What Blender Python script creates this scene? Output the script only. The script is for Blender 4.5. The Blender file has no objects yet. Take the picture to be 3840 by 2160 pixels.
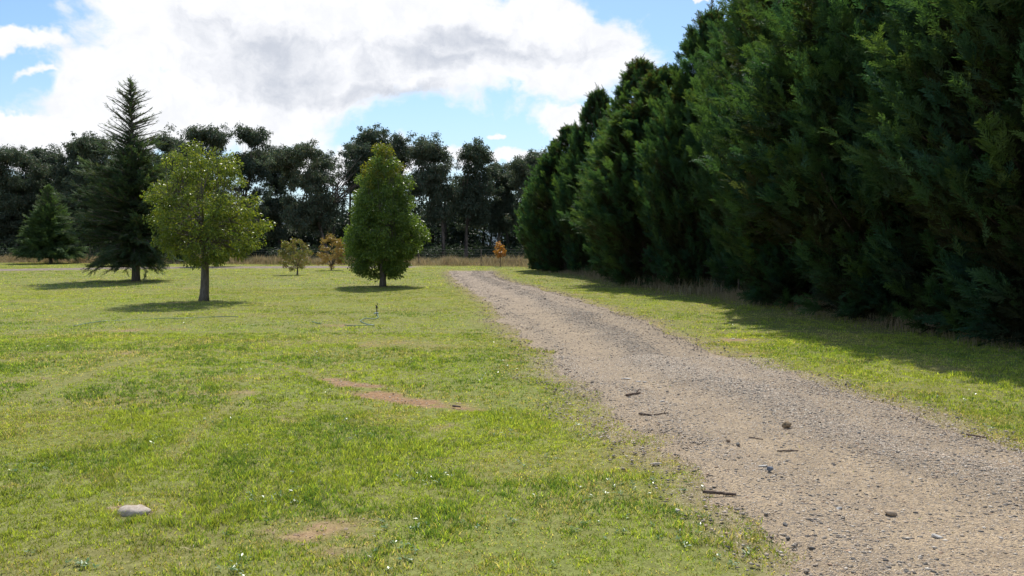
import bpy, math, random
import numpy as np
from math import radians as R, sin, cos, pi

S = bpy.context.scene
COL = S.collection
random.seed(7)

# ------------------------------------------------------------------ camera
CAM_H = 1.6; FP = 2987.0; PITCH = math.atan(170.0 / FP)
cam_d = bpy.data.cameras.new("camera"); cam = bpy.data.objects.new("camera", cam_d); COL.objects.link(cam)
cam.location = (0, 0, CAM_H); cam.rotation_euler = (pi / 2 - PITCH, 0, 0)
cam_d.lens = FP / 3840 * 36; cam_d.sensor_width = 36; cam_d.clip_start = 0.05; cam_d.clip_end = 5000
S.camera = cam
K = 3840 / 2576.0                                   # measured pixels were read at 2576 wide

def ray(dx, dy):
    px, py = dx * K, dy * K
    a, b = (px - 1920) / FP, -(py - 1080) / FP
    return np.array([a, cos(PITCH) + b * sin(PITCH), -sin(PITCH) + b * cos(PITCH)])
def G(dx, dy):
    d = ray(dx, dy); t = -CAM_H / d[2]; return d[0] * t, d[1] * t
def at(dx, dy, y):
    d = ray(dx, dy); t = y / d[1]; return d[0] * t, CAM_H + d[2] * t

# ------------------------------------------------------------------ light
SUN_EL, SUN_AZ = R(54), R(3)                        # ahead of the camera and a little to the right
sl = bpy.data.lights.new("sun", 'SUN'); sun = bpy.data.objects.new("sun", sl); COL.objects.link(sun)
sl.energy = 5.0; sl.angle = R(0.55); sl.color = (1.0, 0.95, 0.86)
sun.rotation_euler = (pi / 2 - SUN_EL, 0, pi - SUN_AZ) ; sun.location = (20, 60, 60)
S.view_settings.view_transform = 'Standard'; S.view_settings.look = 'None'
S.view_settings.exposure = 0.10; S.view_settings.gamma = 1.0
cy = S.cycles
cy.max_bounces = 7; cy.diffuse_bounces = 4; cy.glossy_bounces = 2; cy.transmission_bounces = 4
cy.transparent_max_bounces = 4; cy.caustics_reflective = False; cy.caustics_refractive = False
cy.use_denoising = True; cy.use_adaptive_sampling = True; cy.adaptive_threshold = 0.015
cy.sample_clamp_indirect = 4

class NT:
    def __init__(s, tree): s.t = tree; s.n = tree.nodes; s.l = tree.links; s.n.clear()
    def new(s, typ, **kw):
        n = s.n.new(typ)
        for k, v in kw.items():
            if k.startswith('i_'):
                k = k[2:]; k = int(k) if k.isdigit() else k.replace('_', ' ')
                s.set(n.inputs[k], v)
            else: setattr(n, k, v)
        return n
    def set(s, inp, v):
        if isinstance(v, bpy.types.NodeSocket): s.l.new(v, inp)
        else: inp.default_value = v
    def math(s, op, a, b=None, c=None, clamp=False):
        n = s.n.new('ShaderNodeMath'); n.operation = op; n.use_clamp = clamp
        for i, v in enumerate((a, b, c)):
            if v is not None: s.set(n.inputs[i], v)
        return n.outputs[0]
    def mix(s, f, a, b, blend='MIX'):
        n = s.n.new('ShaderNodeMix'); n.data_type = 'RGBA'; n.blend_type = blend
        s.set(n.inputs[0], f); s.set(n.inputs[6], a); s.set(n.inputs[7], b)
        return n.outputs[2]
    def rng(s, v, a, b, c=0.0, d=1.0, smooth=True):
        n = s.n.new('ShaderNodeMapRange')
        if smooth: n.interpolation_type = 'SMOOTHSTEP'
        for i, x in enumerate((v, a, b, c, d)): s.set(n.inputs[i], x)
        return n.outputs[0]
    def noise(s, vec, scale, detail=4, rough=0.55, dist=0.0, out=0):
        n = s.n.new('ShaderNodeTexNoise'); n.noise_dimensions = '3D'
        s.set(n.inputs['Vector'], vec)
        n.inputs['Scale'].default_value = scale; n.inputs['Detail'].default_value = detail
        n.inputs['Roughness'].default_value = rough; n.inputs['Distortion'].default_value = dist
        return n.outputs[out]

W = bpy.data.worlds.new("World"); S.world = W; W.use_nodes = True
w = NT(W.node_tree)
tc = w.new('ShaderNodeTexCoord').outputs['Generated']
sky = w.new('ShaderNodeTexSky', sky_type='NISHITA', sun_disc=False, sun_elevation=SUN_EL, sun_rotation=SUN_AZ,
            air_density=1.0, dust_density=0.6, ozone_density=1.3)
sep = w.new('ShaderNodeSeparateXYZ'); w.l.new(tc, sep.inputs[0])
az = w.math('ARCTAN2', sep.outputs[0], sep.outputs[1])
el = w.math('ARCSINE', sep.outputs[2])
cmb = w.new('ShaderNodeCombineXYZ'); w.l.new(az, cmb.inputs[0]); w.l.new(el, cmb.inputs[1])
warp1 = w.noise(cmb.outputs[0], 5.5, 3, 0.5, out=1)
warp2 = w.noise(cmb.outputs[0], 22, 4, 0.6, out=1)
def vm(op, a, b):
    n = w.n.new('ShaderNodeVectorMath'); n.operation = op; w.set(n.inputs[0], a)
    if op == 'SCALE': w.set(n.inputs[3], b)
    elif b is not None: w.set(n.inputs[1], b)
    return n.outputs[0]
p1 = vm('ADD', cmb.outputs[0], vm('SCALE', vm('SUBTRACT', warp1, (0.5, 0.5, 0.5)), 0.11))
p2 = vm('ADD', p1, vm('SCALE', vm('SUBTRACT', warp2, (0.5, 0.5, 0.5)), 0.05))
sp2 = w.new('ShaderNodeSeparateXYZ'); w.l.new(p2, sp2.inputs[0])
def field(ells):
    out = None
    for (cx, cy_, rx, ry, k) in ells:
        d = ray(cx, cy_); d = d / np.linalg.norm(d)
        a0, e0 = math.atan2(d[0], d[1]), math.asin(d[2])
        ux = w.math('MULTIPLY', w.math('SUBTRACT', sp2.outputs[0], a0), 2004.0 / rx)
        uy = w.math('MULTIPLY', w.math('SUBTRACT', sp2.outputs[1], e0), 2004.0 / ry)
        r2 = w.math('MULTIPLY_ADD', ux, ux, w.math('MULTIPLY', uy, uy))
        v = w.math('MULTIPLY', w.math('SUBTRACT', 1.0, w.math('SQRT', r2)), k)
        out = v if out is None else w.math('SMOOTH_MAX', out, v, 0.08)
    return out
white = field([(470, 110, 300, 120, 1), (760, 150, 400, 170, 1), (1150, 110, 420, 175, 1), (1400, 150, 250, 150, 1),
               (470, 290, 400, 100, 1), (900, 20, 640, 70, 1), (250, 190, 150, 95, 1), (80, 180, 60, 16, .5),
               (40, 292, 130, 46, 1.2), (40, 95, 125, 38, 1), (60, 368, 200, 26, .8), (1235, 320, 30, 15, .8),
               (1440, 300, 120, 45, .7), (900, 400, 320, 60, .8), (1220, 385, 200, 24, .7), (1330, 40, 190, 60, 1), (1725, 5, 50, 14, .6)])
grey = field([(700, 150, 150, 45, .55), (800, 205, 190, 45, .7), (1180, 105, 140, 32, .8), (1130, 150, 190, 28, .6), (940, 245, 230, 26, .8), (560, 90, 70, 30, .5), (1330, 140, 150, 30, .5)])
mpn = w.new('ShaderNodeMapping'); w.l.new(p1, mpn.inputs[0]); mpn.inputs['Scale'].default_value = (.62, 1.25, 1); mpn.inputs['Rotation'].default_value = (0, 0, .22)
fb = w.noise(mpn.outputs[0], 10, 6, 0.62)
fine = w.noise(p2, 30, 5, 0.6)
dens = w.rng(w.math('ADD', white, w.math('MULTIPLY_ADD', w.math('SUBTRACT', fb, 0.5), 1.15, w.math('MULTIPLY', w.math('SUBTRACT', fine, 0.5), 0.35))), 0.02, 0.34)
# the rest of the sky, away from the part the photograph shows
rest = w.math('MAXIMUM', w.rng(w.math('ABSOLUTE', az), 0.72, 0.95), w.rng(el, 0.33, 0.55))
cl3 = w.rng(w.noise(tc, 2.6, 6, 0.6), 0.50, 0.62)
dens = w.math('MAXIMUM', dens, w.math('MULTIPLY', cl3, rest))
shade = w.math('MULTIPLY', w.rng(w.math('ADD', grey, w.math('MULTIPLY_ADD', w.math('SUBTRACT', fb, 0.5), 2.6, w.math('MULTIPLY', w.math('SUBTRACT', fine, 0.5), 0.9))), -0.35, 0.95), 1.0)
shade2 = w.math('ADD', w.math('MULTIPLY', shade, 0.85), w.math('MULTIPLY', w.rng(fine, 0.35, 0.75), 0.26), clamp=True)
ccol = w.mix(shade2, (0.98, 0.98, 1.0, 1), (0.60, 0.63, 0.70, 1))
skyc = vm('SCALE', vm('MULTIPLY', sky.outputs[0], (0.80, 0.95, 1.06)), 0.13)
hor = w.rng(el, 0.03, 0.24)
skyc = w.mix(w.math('MULTIPLY', w.math('SUBTRACT', 1.0, hor), 0.50), skyc, (0.62, 0.76, 0.90, 1))
final = w.mix(w.math('MULTIPLY', dens, 0.97), skyc, ccol)
bg = w.new('ShaderNodeBackground'); w.l.new(final, bg.inputs[0]); bg.inputs[1].default_value = 1.0
wo = w.new('ShaderNodeOutputWorld'); w.l.new(bg.outputs[0], wo.inputs[0])
W.cycles.sampling_method = 'MANUAL'; W.cycles.sample_map_resolution = 512

# ------------------------------------------------------------------ numpy helpers
def hash2(i, j, seed):
    h = (i.astype(np.int64) * 374761393 + j.astype(np.int64) * 668265263 + seed * 1442695041) & 0xffffffff
    h = ((h ^ (h >> 13)) * 1274126177) & 0xffffffff
    return ((h ^ (h >> 16)) & 0xffff) / 65535.0
def vnoise(x, y, seed=0):
    x = np.asarray(x, float); y = np.asarray(y, float)
    i, j = np.floor(x), np.floor(y); fx, fy = x - i, y - j
    fx = fx * fx * (3 - 2 * fx); fy = fy * fy * (3 - 2 * fy)
    a, b, c, d = hash2(i, j, seed), hash2(i + 1, j, seed), hash2(i, j + 1, seed), hash2(i + 1, j + 1, seed)
    return (a * (1 - fx) + b * fx) * (1 - fy) + (c * (1 - fx) + d * fx) * fy
def fbm(x, y, seed=0, o=4):
    s = 0; t = 0; a = 1.0
    for k in range(o):
        s = s + a * vnoise(np.asarray(x) * 2**k, np.asarray(y) * 2**k, seed + k * 17); t += a; a *= 0.5
    return s / t
def sstep(v, a, b):
    t = np.clip((v - a) / (b - a), 0, 1); return t * t * (3 - 2 * t)
def hgt(x, y):
    x = np.asarray(x, float); y = np.asarray(y, float)
    return 0.05 * (fbm(x * 0.35, y * 0.35, 5, 3) - 0.5) * np.clip(1.3 - np.abs(y) / 120, 0, 1)
def norm(v): return v / np.maximum(np.linalg.norm(v, axis=-1, keepdims=True), 1e-9)

def make_mesh(name, V, Q=None, T=None, mat=None, parent=None, col=None, smooth=False, loc=None):
    me = bpy.data.meshes.new(name)
    V = np.ascontiguousarray(V, dtype=np.float32)
    Q = np.zeros((0, 4), np.int32) if Q is None else np.asarray(Q, np.int32)
    T = np.zeros((0, 3), np.int32) if T is None else np.asarray(T, np.int32)
    me.vertices.add(len(V)); me.vertices.foreach_set('co', V.ravel())
    nl = Q.size + T.size; me.loops.add(nl)
    me.loops.foreach_set('vertex_index', np.concatenate([Q.ravel(), T.ravel()]).astype(np.int32))
    me.polygons.add(len(Q) + len(T))
    st = np.concatenate([np.arange(len(Q)) * 4, Q.size + np.arange(len(T)) * 3]).astype(np.int32)
    me.polygons.foreach_set('loop_start', st)
    if smooth: me.polygons.foreach_set('use_smooth', np.ones(len(st), bool))
    if col is not None:
        c = np.ones((len(V), 4), np.float32); c[:, :col.shape[1]] = col
        a = me.color_attributes.new('col', 'FLOAT_COLOR', 'POINT'); a.data.foreach_set('color', c.ravel())
    me.update(calc_edges=True); me.validate()
    if mat: me.materials.append(mat)
    o = bpy.data.objects.new(name, me); COL.objects.link(o)
    if parent: o.parent = parent
    if loc is not None: o.location = loc
    return o

class Acc:                                           # collects geometry for one mesh
    def __init__(s): s.v = []; s.q = []; s.t = []; s.c = []; s.n = 0
    def add(s, V, Q=None, T=None, col=None):
        V = np.asarray(V, float)
        if Q is not None and len(Q): s.q.append(np.asarray(Q) + s.n)
        if T is not None and len(T): s.t.append(np.asarray(T) + s.n)
        s.v.append(V); s.n += len(V)
        if col is not None:
            col = np.asarray(col, float)
            s.c.append(np.broadcast_to(col, (len(V), 3)) if col.ndim == 1 else col)
    def build(s, name, mat, parent=None, smooth=False, loc=None):
        return make_mesh(name, np.concatenate(s.v), np.concatenate(s.q) if s.q else None,
                         np.concatenate(s.t) if s.t else None, mat, parent,
                         np.concatenate(s.c) if s.c else None, smooth, loc)

def tube(acc, P, r, n=8, cap=True, col=None, wob=0.0, rng=None):
    P = np.asarray(P, float); m = len(P); r = np.broadcast_to(np.asarray(r, float), (m,))
    tg = norm(np.gradient(P, axis=0)); up = np.array([0.0, 0, 1]) if abs(tg[0][2]) < 0.9 else np.array([1.0, 0, 0])
    rings = []
    u = norm(np.cross(tg[0], up))
    for i in range(m):
        u = norm(u - tg[i] * np.dot(u, tg[i])); v = np.cross(tg[i], u)
        a = np.arange(n) * 2 * pi / n
        rr = r[i] * (1 + (rng.uniform(-wob, wob, n) if wob and rng is not None else 0))
        rings.append(P[i] + np.outer(np.cos(a) * rr, u) + np.outer(np.sin(a) * rr, v))
    V = np.concatenate(rings); Q = []
    i, j = np.meshgrid(np.arange(m - 1), np.arange(n), indexing='ij'); j2 = (j + 1) % n
    Q = np.stack([i * n + j, i * n + j2, (i + 1) * n + j2, (i + 1) * n + j], -1).reshape(-1, 4)
    T = None
    if cap:
        V = np.concatenate([V, P[:1], P[-1:]]); k = np.arange(n); k2 = (k + 1) % n
        T = np.concatenate([np.stack([k2, k, np.full(n, m * n)], -1),
                            np.stack([(m - 1) * n + k, (m - 1) * n + k2, np.full(n, m * n + 1)], -1)])
    acc.add(V, Q, T, col)

def bez(a, b, c, n):
    t = np.linspace(0, 1, n)[:, None]
    return (1 - t)**2 * a + 2 * t * (1 - t) * b + t * t * c

def leaves(acc, P, A, Nn, L, Wd, col, fold=0.0):
    """one rhombic leaf per point: P base, A long axis, Nn rough normal, L length, Wd width"""
    A = norm(A); B = norm(np.cross(A, Nn)); N2 = np.cross(B, A)
    n = len(P); L = np.broadcast_to(L, (n,))[:, None]; Wd = np.broadcast_to(Wd, (n,))[:, None]
    v0 = P; v2 = P + A * L - N2 * L * 0.12; mid = P + A * L * 0.45 + N2 * L * 0.05
    V = np.stack([v0, mid - B * Wd * 0.5, v2, mid + B * Wd * 0.5], 1).reshape(-1, 3)
    Q = np.arange(4 * n).reshape(-1, 4)
    acc.add(V, Q, None, np.repeat(np.broadcast_to(col, (n, 3)), 4, axis=0))

def scatter(acc, TV, TQ, P, F, U, scale, col, TT=None):
    """template (K,3) placed at P with forward F and rough up U"""
    F = norm(F); X = norm(np.cross(F, U)); Z = np.cross(X, F)
    M = np.stack([X, F, Z], 1)                        # rows
    scale = np.broadcast_to(scale, (len(P),))[:, None, None]
    V = np.einsum('kc,ncd->nkd', TV, M) * scale + P[:, None]
    k = len(TV); off = (np.arange(len(P)) * k)[:, None, None]
    Q = (TQ[None] + off).reshape(-1, 4) if TQ is not None else None
    T = (TT[None] + off).reshape(-1, 3) if TT is not None else None
    acc.add(V.reshape(-1, 3), Q, T, np.repeat(np.broadcast_to(col, (len(P), 3)), k, axis=0))

def rdir(rng, n): return norm(rng.normal(size=(n, 3)))
def pal(rng, n, cols, wts=None, jit=0.15):
    c = np.asarray(cols, float); k = rng.choice(len(c), n, p=wts)
    c1 = c[k]; k2 = rng.choice(len(c), n, p=wts); m = rng.uniform(0, 0.5, (n, 1))
    return (c1 * (1 - m) + c[k2] * m) * rng.uniform(1 - jit, 1 + jit, (n, 1))

# ------------------------------------------------------------------ tagging
def tag(o, label=None, cat=None, group=None, kind=None):
    if label: o['label'] = label
    if cat: o['category'] = cat
    if group: o['group'] = group
    if kind: o['kind'] = kind
    return o
def empty(name, loc, rz=0.0):
    o = bpy.data.objects.new(name, None); COL.objects.link(o); o.location = loc; o.rotation_euler = (0, 0, rz)
    o.empty_display_size = 0.3; return o

# ------------------------------------------------------------------ materials
def leaf_mat(name, trans=0.35, rough=0.55, spec=0.3, ty=(1.25, 1.25, 0.5)):
    m = bpy.data.materials.new(name); m.use_nodes = True; t = NT(m.node_tree)
    a = t.new('ShaderNodeAttribute', attribute_name='col').outputs[0]
    oi = t.new('ShaderNodeObjectInfo').outputs['Random']
    a = t.mix(1.0, a, t.mix(oi, (0.88, 0.92, 0.9, 1), (1.1, 1.08, 1.05, 1)), 'MULTIPLY')
    p = t.new('ShaderNodeBsdfPrincipled'); t.l.new(a, p.inputs['Base Color'])
    p.inputs['Roughness'].default_value = rough; p.inputs['Specular IOR Level'].default_value = spec
    tr = t.new('ShaderNodeBsdfTranslucent'); t.l.new(t.mix(1.0, a, (*ty, 1), 'MULTIPLY'), tr.inputs[0])
    mx = t.new('ShaderNodeMixShader'); mx.inputs[0].default_value = trans
    t.l.new(p.outputs[0], mx.inputs[1]); t.l.new(tr.outputs[0], mx.inputs[2])
    o = t.new('ShaderNodeOutputMaterial'); t.l.new(mx.outputs[0], o.inputs[0]); return m

def solid_mat(name, c1, c2, scale=8.0, rough=0.85, bump=0.3, stretch=(1, 1, 1), spec=0.25, detail=6):
    m = bpy.data.materials.new(name); m.use_nodes = True; t = NT(m.node_tree)
    co = t.new('ShaderNodeTexCoord').outputs['Object']
    mp = t.new('ShaderNodeMapping'); t.l.new(co, mp.inputs[0]); mp.inputs['Scale'].default_value = stretch
    n = t.noise(mp.outputs[0], scale, detail, 0.65)
    p = t.new('ShaderNodeBsdfPrincipled')
    t.l.new(t.mix(t.rng(n, 0.35, 0.68), (*c1, 1), (*c2, 1)), p.inputs['Base Color'])
    p.inputs['Roughness'].default_value = rough; p.inputs['Specular IOR Level'].default_value = spec
    b = t.new('ShaderNodeBump'); b.inputs['Strength'].default_value = bump; b.inputs['Distance'].default_value = 0.02
    t.l.new(n, b.inputs['Height']); t.l.new(b.outputs[0], p.inputs['Normal'])
    o = t.new('ShaderNodeOutputMaterial'); t.l.new(p.outputs[0], o.inputs[0]); return m

M_GRASS = leaf_mat('grass_blade', 0.5, 0.5, 0.25, (1.25, 1.2, 0.5))
M_DRY = leaf_mat('dry_grass', 0.35, 0.6, 0.25, (1.1, 1.0, 0.8))
M_BROAD = leaf_mat('broad_leaf', 0.42, 0.38, 0.35, (1.35, 1.3, 0.4))
M_NEEDLE = leaf_mat('needle', 0.3, 0.6, 0.12, (1.3, 1.35, 0.5))
M_CYP = leaf_mat('cypress_leaf', 0.42, 0.6, 0.15, (1.5, 1.5, 0.45))
M_GUM = leaf_mat('gum_leaf', 0.3, 0.55, 0.15, (1.0, 1.15, 0.75))
M_BARK = solid_mat('grey_bark', (0.10, 0.085, 0.07), (0.20, 0.175, 0.15), 9, 0.9, 0.8, (3, 3, 0.6))
M_GUMBARK = solid_mat('gum_bark', (0.06, 0.045, 0.038), (0.20, 0.165, 0.14), 2.5, 0.85, 0.5, (2, 2, 0.4))
M_DARKBARK = solid_mat('brown_bark', (0.05, 0.036, 0.027), (0.12, 0.09, 0.07), 8, 0.95, 0.8, (3, 3, 0.6))
M_POST = solid_mat('weathered_post', (0.07, 0.055, 0.045), (0.2, 0.17, 0.14), 12, 0.9, 0.4, (4, 4, 0.5))
M_WIRE = solid_mat('galvanised_wire', (0.10, 0.10, 0.10), (0.2, 0.2, 0.2), 30, 0.7, 0.05, spec=0.3)
M_WOOD = solid_mat('dead_wood', (0.07, 0.045, 0.035), (0.20, 0.15, 0.12), 14, 0.9, 0.5, (1, 6, 6))
M_HOSE = solid_mat('green_hose', (0.10, 0.18, 0.12), (0.18, 0.28, 0.2), 12, 0.4, 0.0, spec=0.5)
M_BLACK = solid_mat('black_plastic', (0.012, 0.012, 0.012), (0.03, 0.03, 0.03), 20, 0.4, 0.0, spec=0.5)
M_HILL = solid_mat('wooded_hill_haze', (0.035, 0.055, 0.075), (0.06, 0.085, 0.10), 0.05, 1.0, 0.0)  # distance haze is put into this bluish base colour

# ------------------------------------------------------------------ the road's shape
LE = [(1125, 683), (1130, 692), (1140, 703), (1165, 723), (1200, 745), (1225, 765), (1243, 800), (1285, 835), (1325, 868), (1350, 905),
      (1375, 945), (1450, 985), (1490, 1020), (1545, 1060), (1590, 1110), (1640, 1150), (1740, 1195), (1775, 1240), (1835, 1300), (1895, 1380), (1955, 1449)]
RE = [(1245, 683), (1250, 692), (1275, 705), (1320, 716), (1400, 737), (1500, 766), (1600, 800), (1700, 837), (1800, 880), (1880, 910), (2000, 947), (2080, 980), (2200, 1015), (2330, 1050), (2450, 1092), (2576, 1135)]
def edge_fn(pts, tail):
    w_ = np.array([G(*p) for p in pts] + tail); w_ = w_[np.argsort(w_[:, 1])]
    return lambda y: np.interp(y, w_[:, 1], w_[:, 0])
XL = edge_fn(LE, [(1.15, 2.5), (1.0, 1.0), (0.9, -12)]); XR = edge_fn(RE, [(4.95, 5.0), (5.4, 2.0), (5.8, -12)])
ROAD_END = G(1180, 681.5)[1]
# the far track crossing behind the lawn
TR_X0, TR_X1 = -60, -6.5
def track_mid(x):
    xs = np.array([G(0, 680)[0] * 1.4, G(0, 680)[0], G(250, 676)[0], G(500, 672)[0], G(800, 671)[0], G(860, 671)[0]])
    ys = np.array([G(0, 681)[1] - 1, G(0, 680)[1], G(250, 676)[1], G(500, 673)[1], G(800, 672.0)[1], G(860, 672)[1]])
    return np.interp(x, xs, ys)
def road_in(x, y):
    """metres inside the gravel, negative outside"""
    x = np.asarray(x, float); y = np.asarray(y, float)
    nz = (fbm(x * 1.3, y * 1.3, 31, 4) - 0.5) * 0.75 + (fbm(x * 6, y * 6, 37, 3) - 0.5) * 0.22
    d = np.minimum(x - XL(y), XR(y) - x)
    d = np.minimum(d, (ROAD_END - y) * 0.25)
    tm = track_mid(x); d2 = np.minimum(1.25 - np.abs(y - tm) * 0.62, (TR_X1 - x))
    return np.maximum(d + nz * np.clip(0.3 + 8 / np.maximum(y, 4), 0.3, 1.0), d2 + nz * 0.8)

# bare soil patches in the lawn: cx, cy (world), rx, ry, rotation, strength, redness
def patch(dx, dy, rx, ry, rot=0, k=1.0, red=0.5):
    x, y = G(dx, dy); return (x, y, rx, ry, rot, k if red > .75 else k * .82, red)
PATCHES = [patch(1010, 1003, 0.62, 0.17, -0.50, 2.0, 1.0), patch(880, 966, 0.50, 0.11, -0.62, 1.5, .8), patch(1110, 1023, 0.38, 0.08, -0.3, 1.4, .8),
           patch(800, 1335, 0.34, 0.24, 0.1, 1.15, .5), patch(850, 1395, 0.30, 0.15, 0.2, .85, .3), patch(310, 831, 0.8, 0.32, 0, .9, .3), patch(440, 829, 0.6, 0.35, 0, .7, .3),
           patch(860, 820, 0.55, 0.25, 0, .85, .6), patch(1000, 862, 1.0, 0.5, 0, .65, .5), patch(1090, 872, 0.8, 0.4, 0, .6, .3),
           patch(650, 1080, 0.1, 0.1, 0, .4, .4), patch(340, 1292, 0.22, 0.10, 0, .8, .1), patch(20, 1230, 0.2, 0.1, 0, .7, .3),
           patch(800, 740, 1.5, .5, 0, .5, .4), patch(750, 712, 1.5, .7, 0, .5, .4), patch(1470, 690, 2.0, 1.2, 0, .5, .4),
           patch(1855, 853, 0.5, 0.3, 0, 1.0, .4), patch(1650, 742, 0.9, 0.6, 0, .6, .3), patch(512, 758, .4, .4, 0, .8, .2), patch(342, 710, .9, .9, 0, .7, .6)]
LINES = [((0, 1030), (130, 975), (260, 925), (390, 893), 0.11), ((430, 1150), (500, 1085), (560, 1035), (620, 985), 0.08), ((640, 903), (740, 925), (830, 955), (1000, 1000), 0.06)]
LINEW = [([G(*p) for p in l[:4]], l[4]) for l in LINES]
def soil(x, y):
    x = np.asarray(x, float); y = np.asarray(y, float)
    wx = x + (fbm(x * 3, y * 3, 61, 4) - .5) * .35; wy = y + (fbm(x * 3, y * 3, 67, 4) - .5) * .35
    s = np.zeros_like(x); rd = np.zeros_like(x)
    for (cx, cy_, rx, ry, rot, k, red) in PATCHES:
        dx, dy = wx - cx, wy - cy_; c_, s_ = cos(rot), sin(rot)
        u, v = (dx * c_ + dy * s_) / rx, (-dx * s_ + dy * c_) / ry
        g = k * np.exp(-(u * u + v * v) * 0.9); rd = np.where(g > s, red, rd); s = np.maximum(s, g)
    sp_ = sstep(fbm(wx * .9 + 7, wy * 1.3, 151, 3), .72, .86) * .55; rd = np.where(sp_ > s, .45, rd); s = np.maximum(s, sp_)
    return s, rd
def linemark(x, y):
    out = np.zeros_like(np.asarray(x, float))
    for pts, wd in LINEW:
        for (a, b) in zip(pts[:-1], pts[1:]):
            a = np.array(a); b = np.array(b); ab = b - a; L2 = ab @ ab
            t = np.clip(((x - a[0]) * ab[0] + (y - a[1]) * ab[1]) / L2, 0, 1)
            d = np.hypot(x - a[0] - t * ab[0], y - a[1] - t * ab[1])
            out = np.maximum(out, np.exp(-(d / wd)**2))
    return out * (0.25 + 1.0 * fbm(x * 1.7, y * 1.7, 81, 3))

FX = lambda y: 8.15 - 0.137 * (y - 12)              # the side fence line under the cypresses
CORNER = (FX(54.5), 54.5)
FAR_L = (-62.0, 70.0)
def fence_far_y(x): return CORNER[1] + (CORNER[0] - x) / (CORNER[0] - FAR_L[0]) * (FAR_L[1] - CORNER[1])

# ------------------------------------------------------------------ ground
def grid_axis(segs):
    out = [segs[0][0]]
    for (a, b, st) in segs:
        n = max(1, int(round((b - a) / st))); out += list(np.linspace(a, b, n + 1)[1:])
    return np.array(out)
gx = grid_axis([(-900, -100, 50), (-100, -30, 3), (-30, -8, .5), (-8, 9, .08), (9, 30, .8), (30, 100, 5), (100, 900, 50)])
gy = grid_axis([(-200, -10, 20), (-10, 2.5, .5), (2.5, 14, .08), (14, 24, .2), (24, 60, .6), (60, 120, 3), (120, 1200, 60)])
X, Y = np.meshgrid(gx, gy, indexing='xy')
ri = road_in(X, Y); so, rd = soil(X, Y)
Z = hgt(X, Y) - sstep(ri, 0.0, 0.3) * 0.03
cnear = np.array([0.21, 0.19, 0.075]); csoil = np.array([0.33, 0.24, 0.145]); cred = np.array([0.30, 0.185, 0.10]); cpast = np.array([0.26, 0.21, 0.12])
cg = np.array([0.18, 0.22, 0.055])
m = fbm(X * .8, Y * .8, 3, 4)[..., None]
C = cg * (1 - m) + cnear * m
sm = sstep(so * (.05 + 1.8 * fbm(X * 9, Y * 9, 119, 4)), 0.3, 0.95)[..., None]
C = C * (1 - sm) + (csoil * (1 - rd[..., None]) + cred * rd[..., None]) * sm
edge = sstep(ri, -0.45, 0.05)[..., None]; C = C * (1 - edge * .8) + np.array([0.27, 0.215, 0.14]) * edge * .8
beyond = sstep(Y - fence_far_y(X), -1.0, 0.5)[..., None]; C = C * (1 - beyond) + cpast * beyond
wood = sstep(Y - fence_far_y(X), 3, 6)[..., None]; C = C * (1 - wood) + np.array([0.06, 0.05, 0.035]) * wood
ny, nx = X.shape; idx = np.arange(nx * ny).reshape(ny, nx)
Q = np.stack([idx[:-1, :-1], idx[:-1, 1:], idx[1:, 1:], idx[1:, :-1]], -1).reshape(-1, 4)
def ground_mat():
    mt = bpy.data.materials.new('lawn_soil'); mt.use_nodes = True; t = NT(mt.node_tree)
    a = t.new('ShaderNodeAttribute', attribute_name='col').outputs[0]
    co = t.new('ShaderNodeTexCoord').outputs['Object']
    n1 = t.noise(co, 14, 6, .7); n2 = t.noise(co, 90, 3, .6)
    c = t.mix(1.0, a, t.mix(t.rng(n1, .3, .7), (.72, .7, .65, 1), (1.25, 1.25, 1.25, 1)), 'MULTIPLY')
    c = t.mix(1.0, c, t.mix(t.rng(n2, .3, .7), (.8, .78, .75, 1), (1.2, 1.2, 1.2, 1)), 'MULTIPLY')
    p = t.new('ShaderNodeBsdfPrincipled'); t.l.new(c, p.inputs['Base Color']); p.inputs['Roughness'].default_value = .95
    p.inputs['Specular IOR Level'].default_value = .15
    b = t.new('ShaderNodeBump'); b.inputs['Strength'].default_value = .7; b.inputs['Distance'].default_value = .02
    t.l.new(t.math('ADD', n1, t.math('MULTIPLY', n2, .5)), b.inputs['Height']); t.l.new(b.outputs[0], p.inputs['Normal'])
    o = t.new('ShaderNodeOutputMaterial'); t.l.new(p.outputs[0], o.inputs[0]); return mt
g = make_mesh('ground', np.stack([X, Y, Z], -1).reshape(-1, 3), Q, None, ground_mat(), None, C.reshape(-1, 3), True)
tag(g, 'green lawn ground reaching back to the trees', kind='structure')

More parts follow.
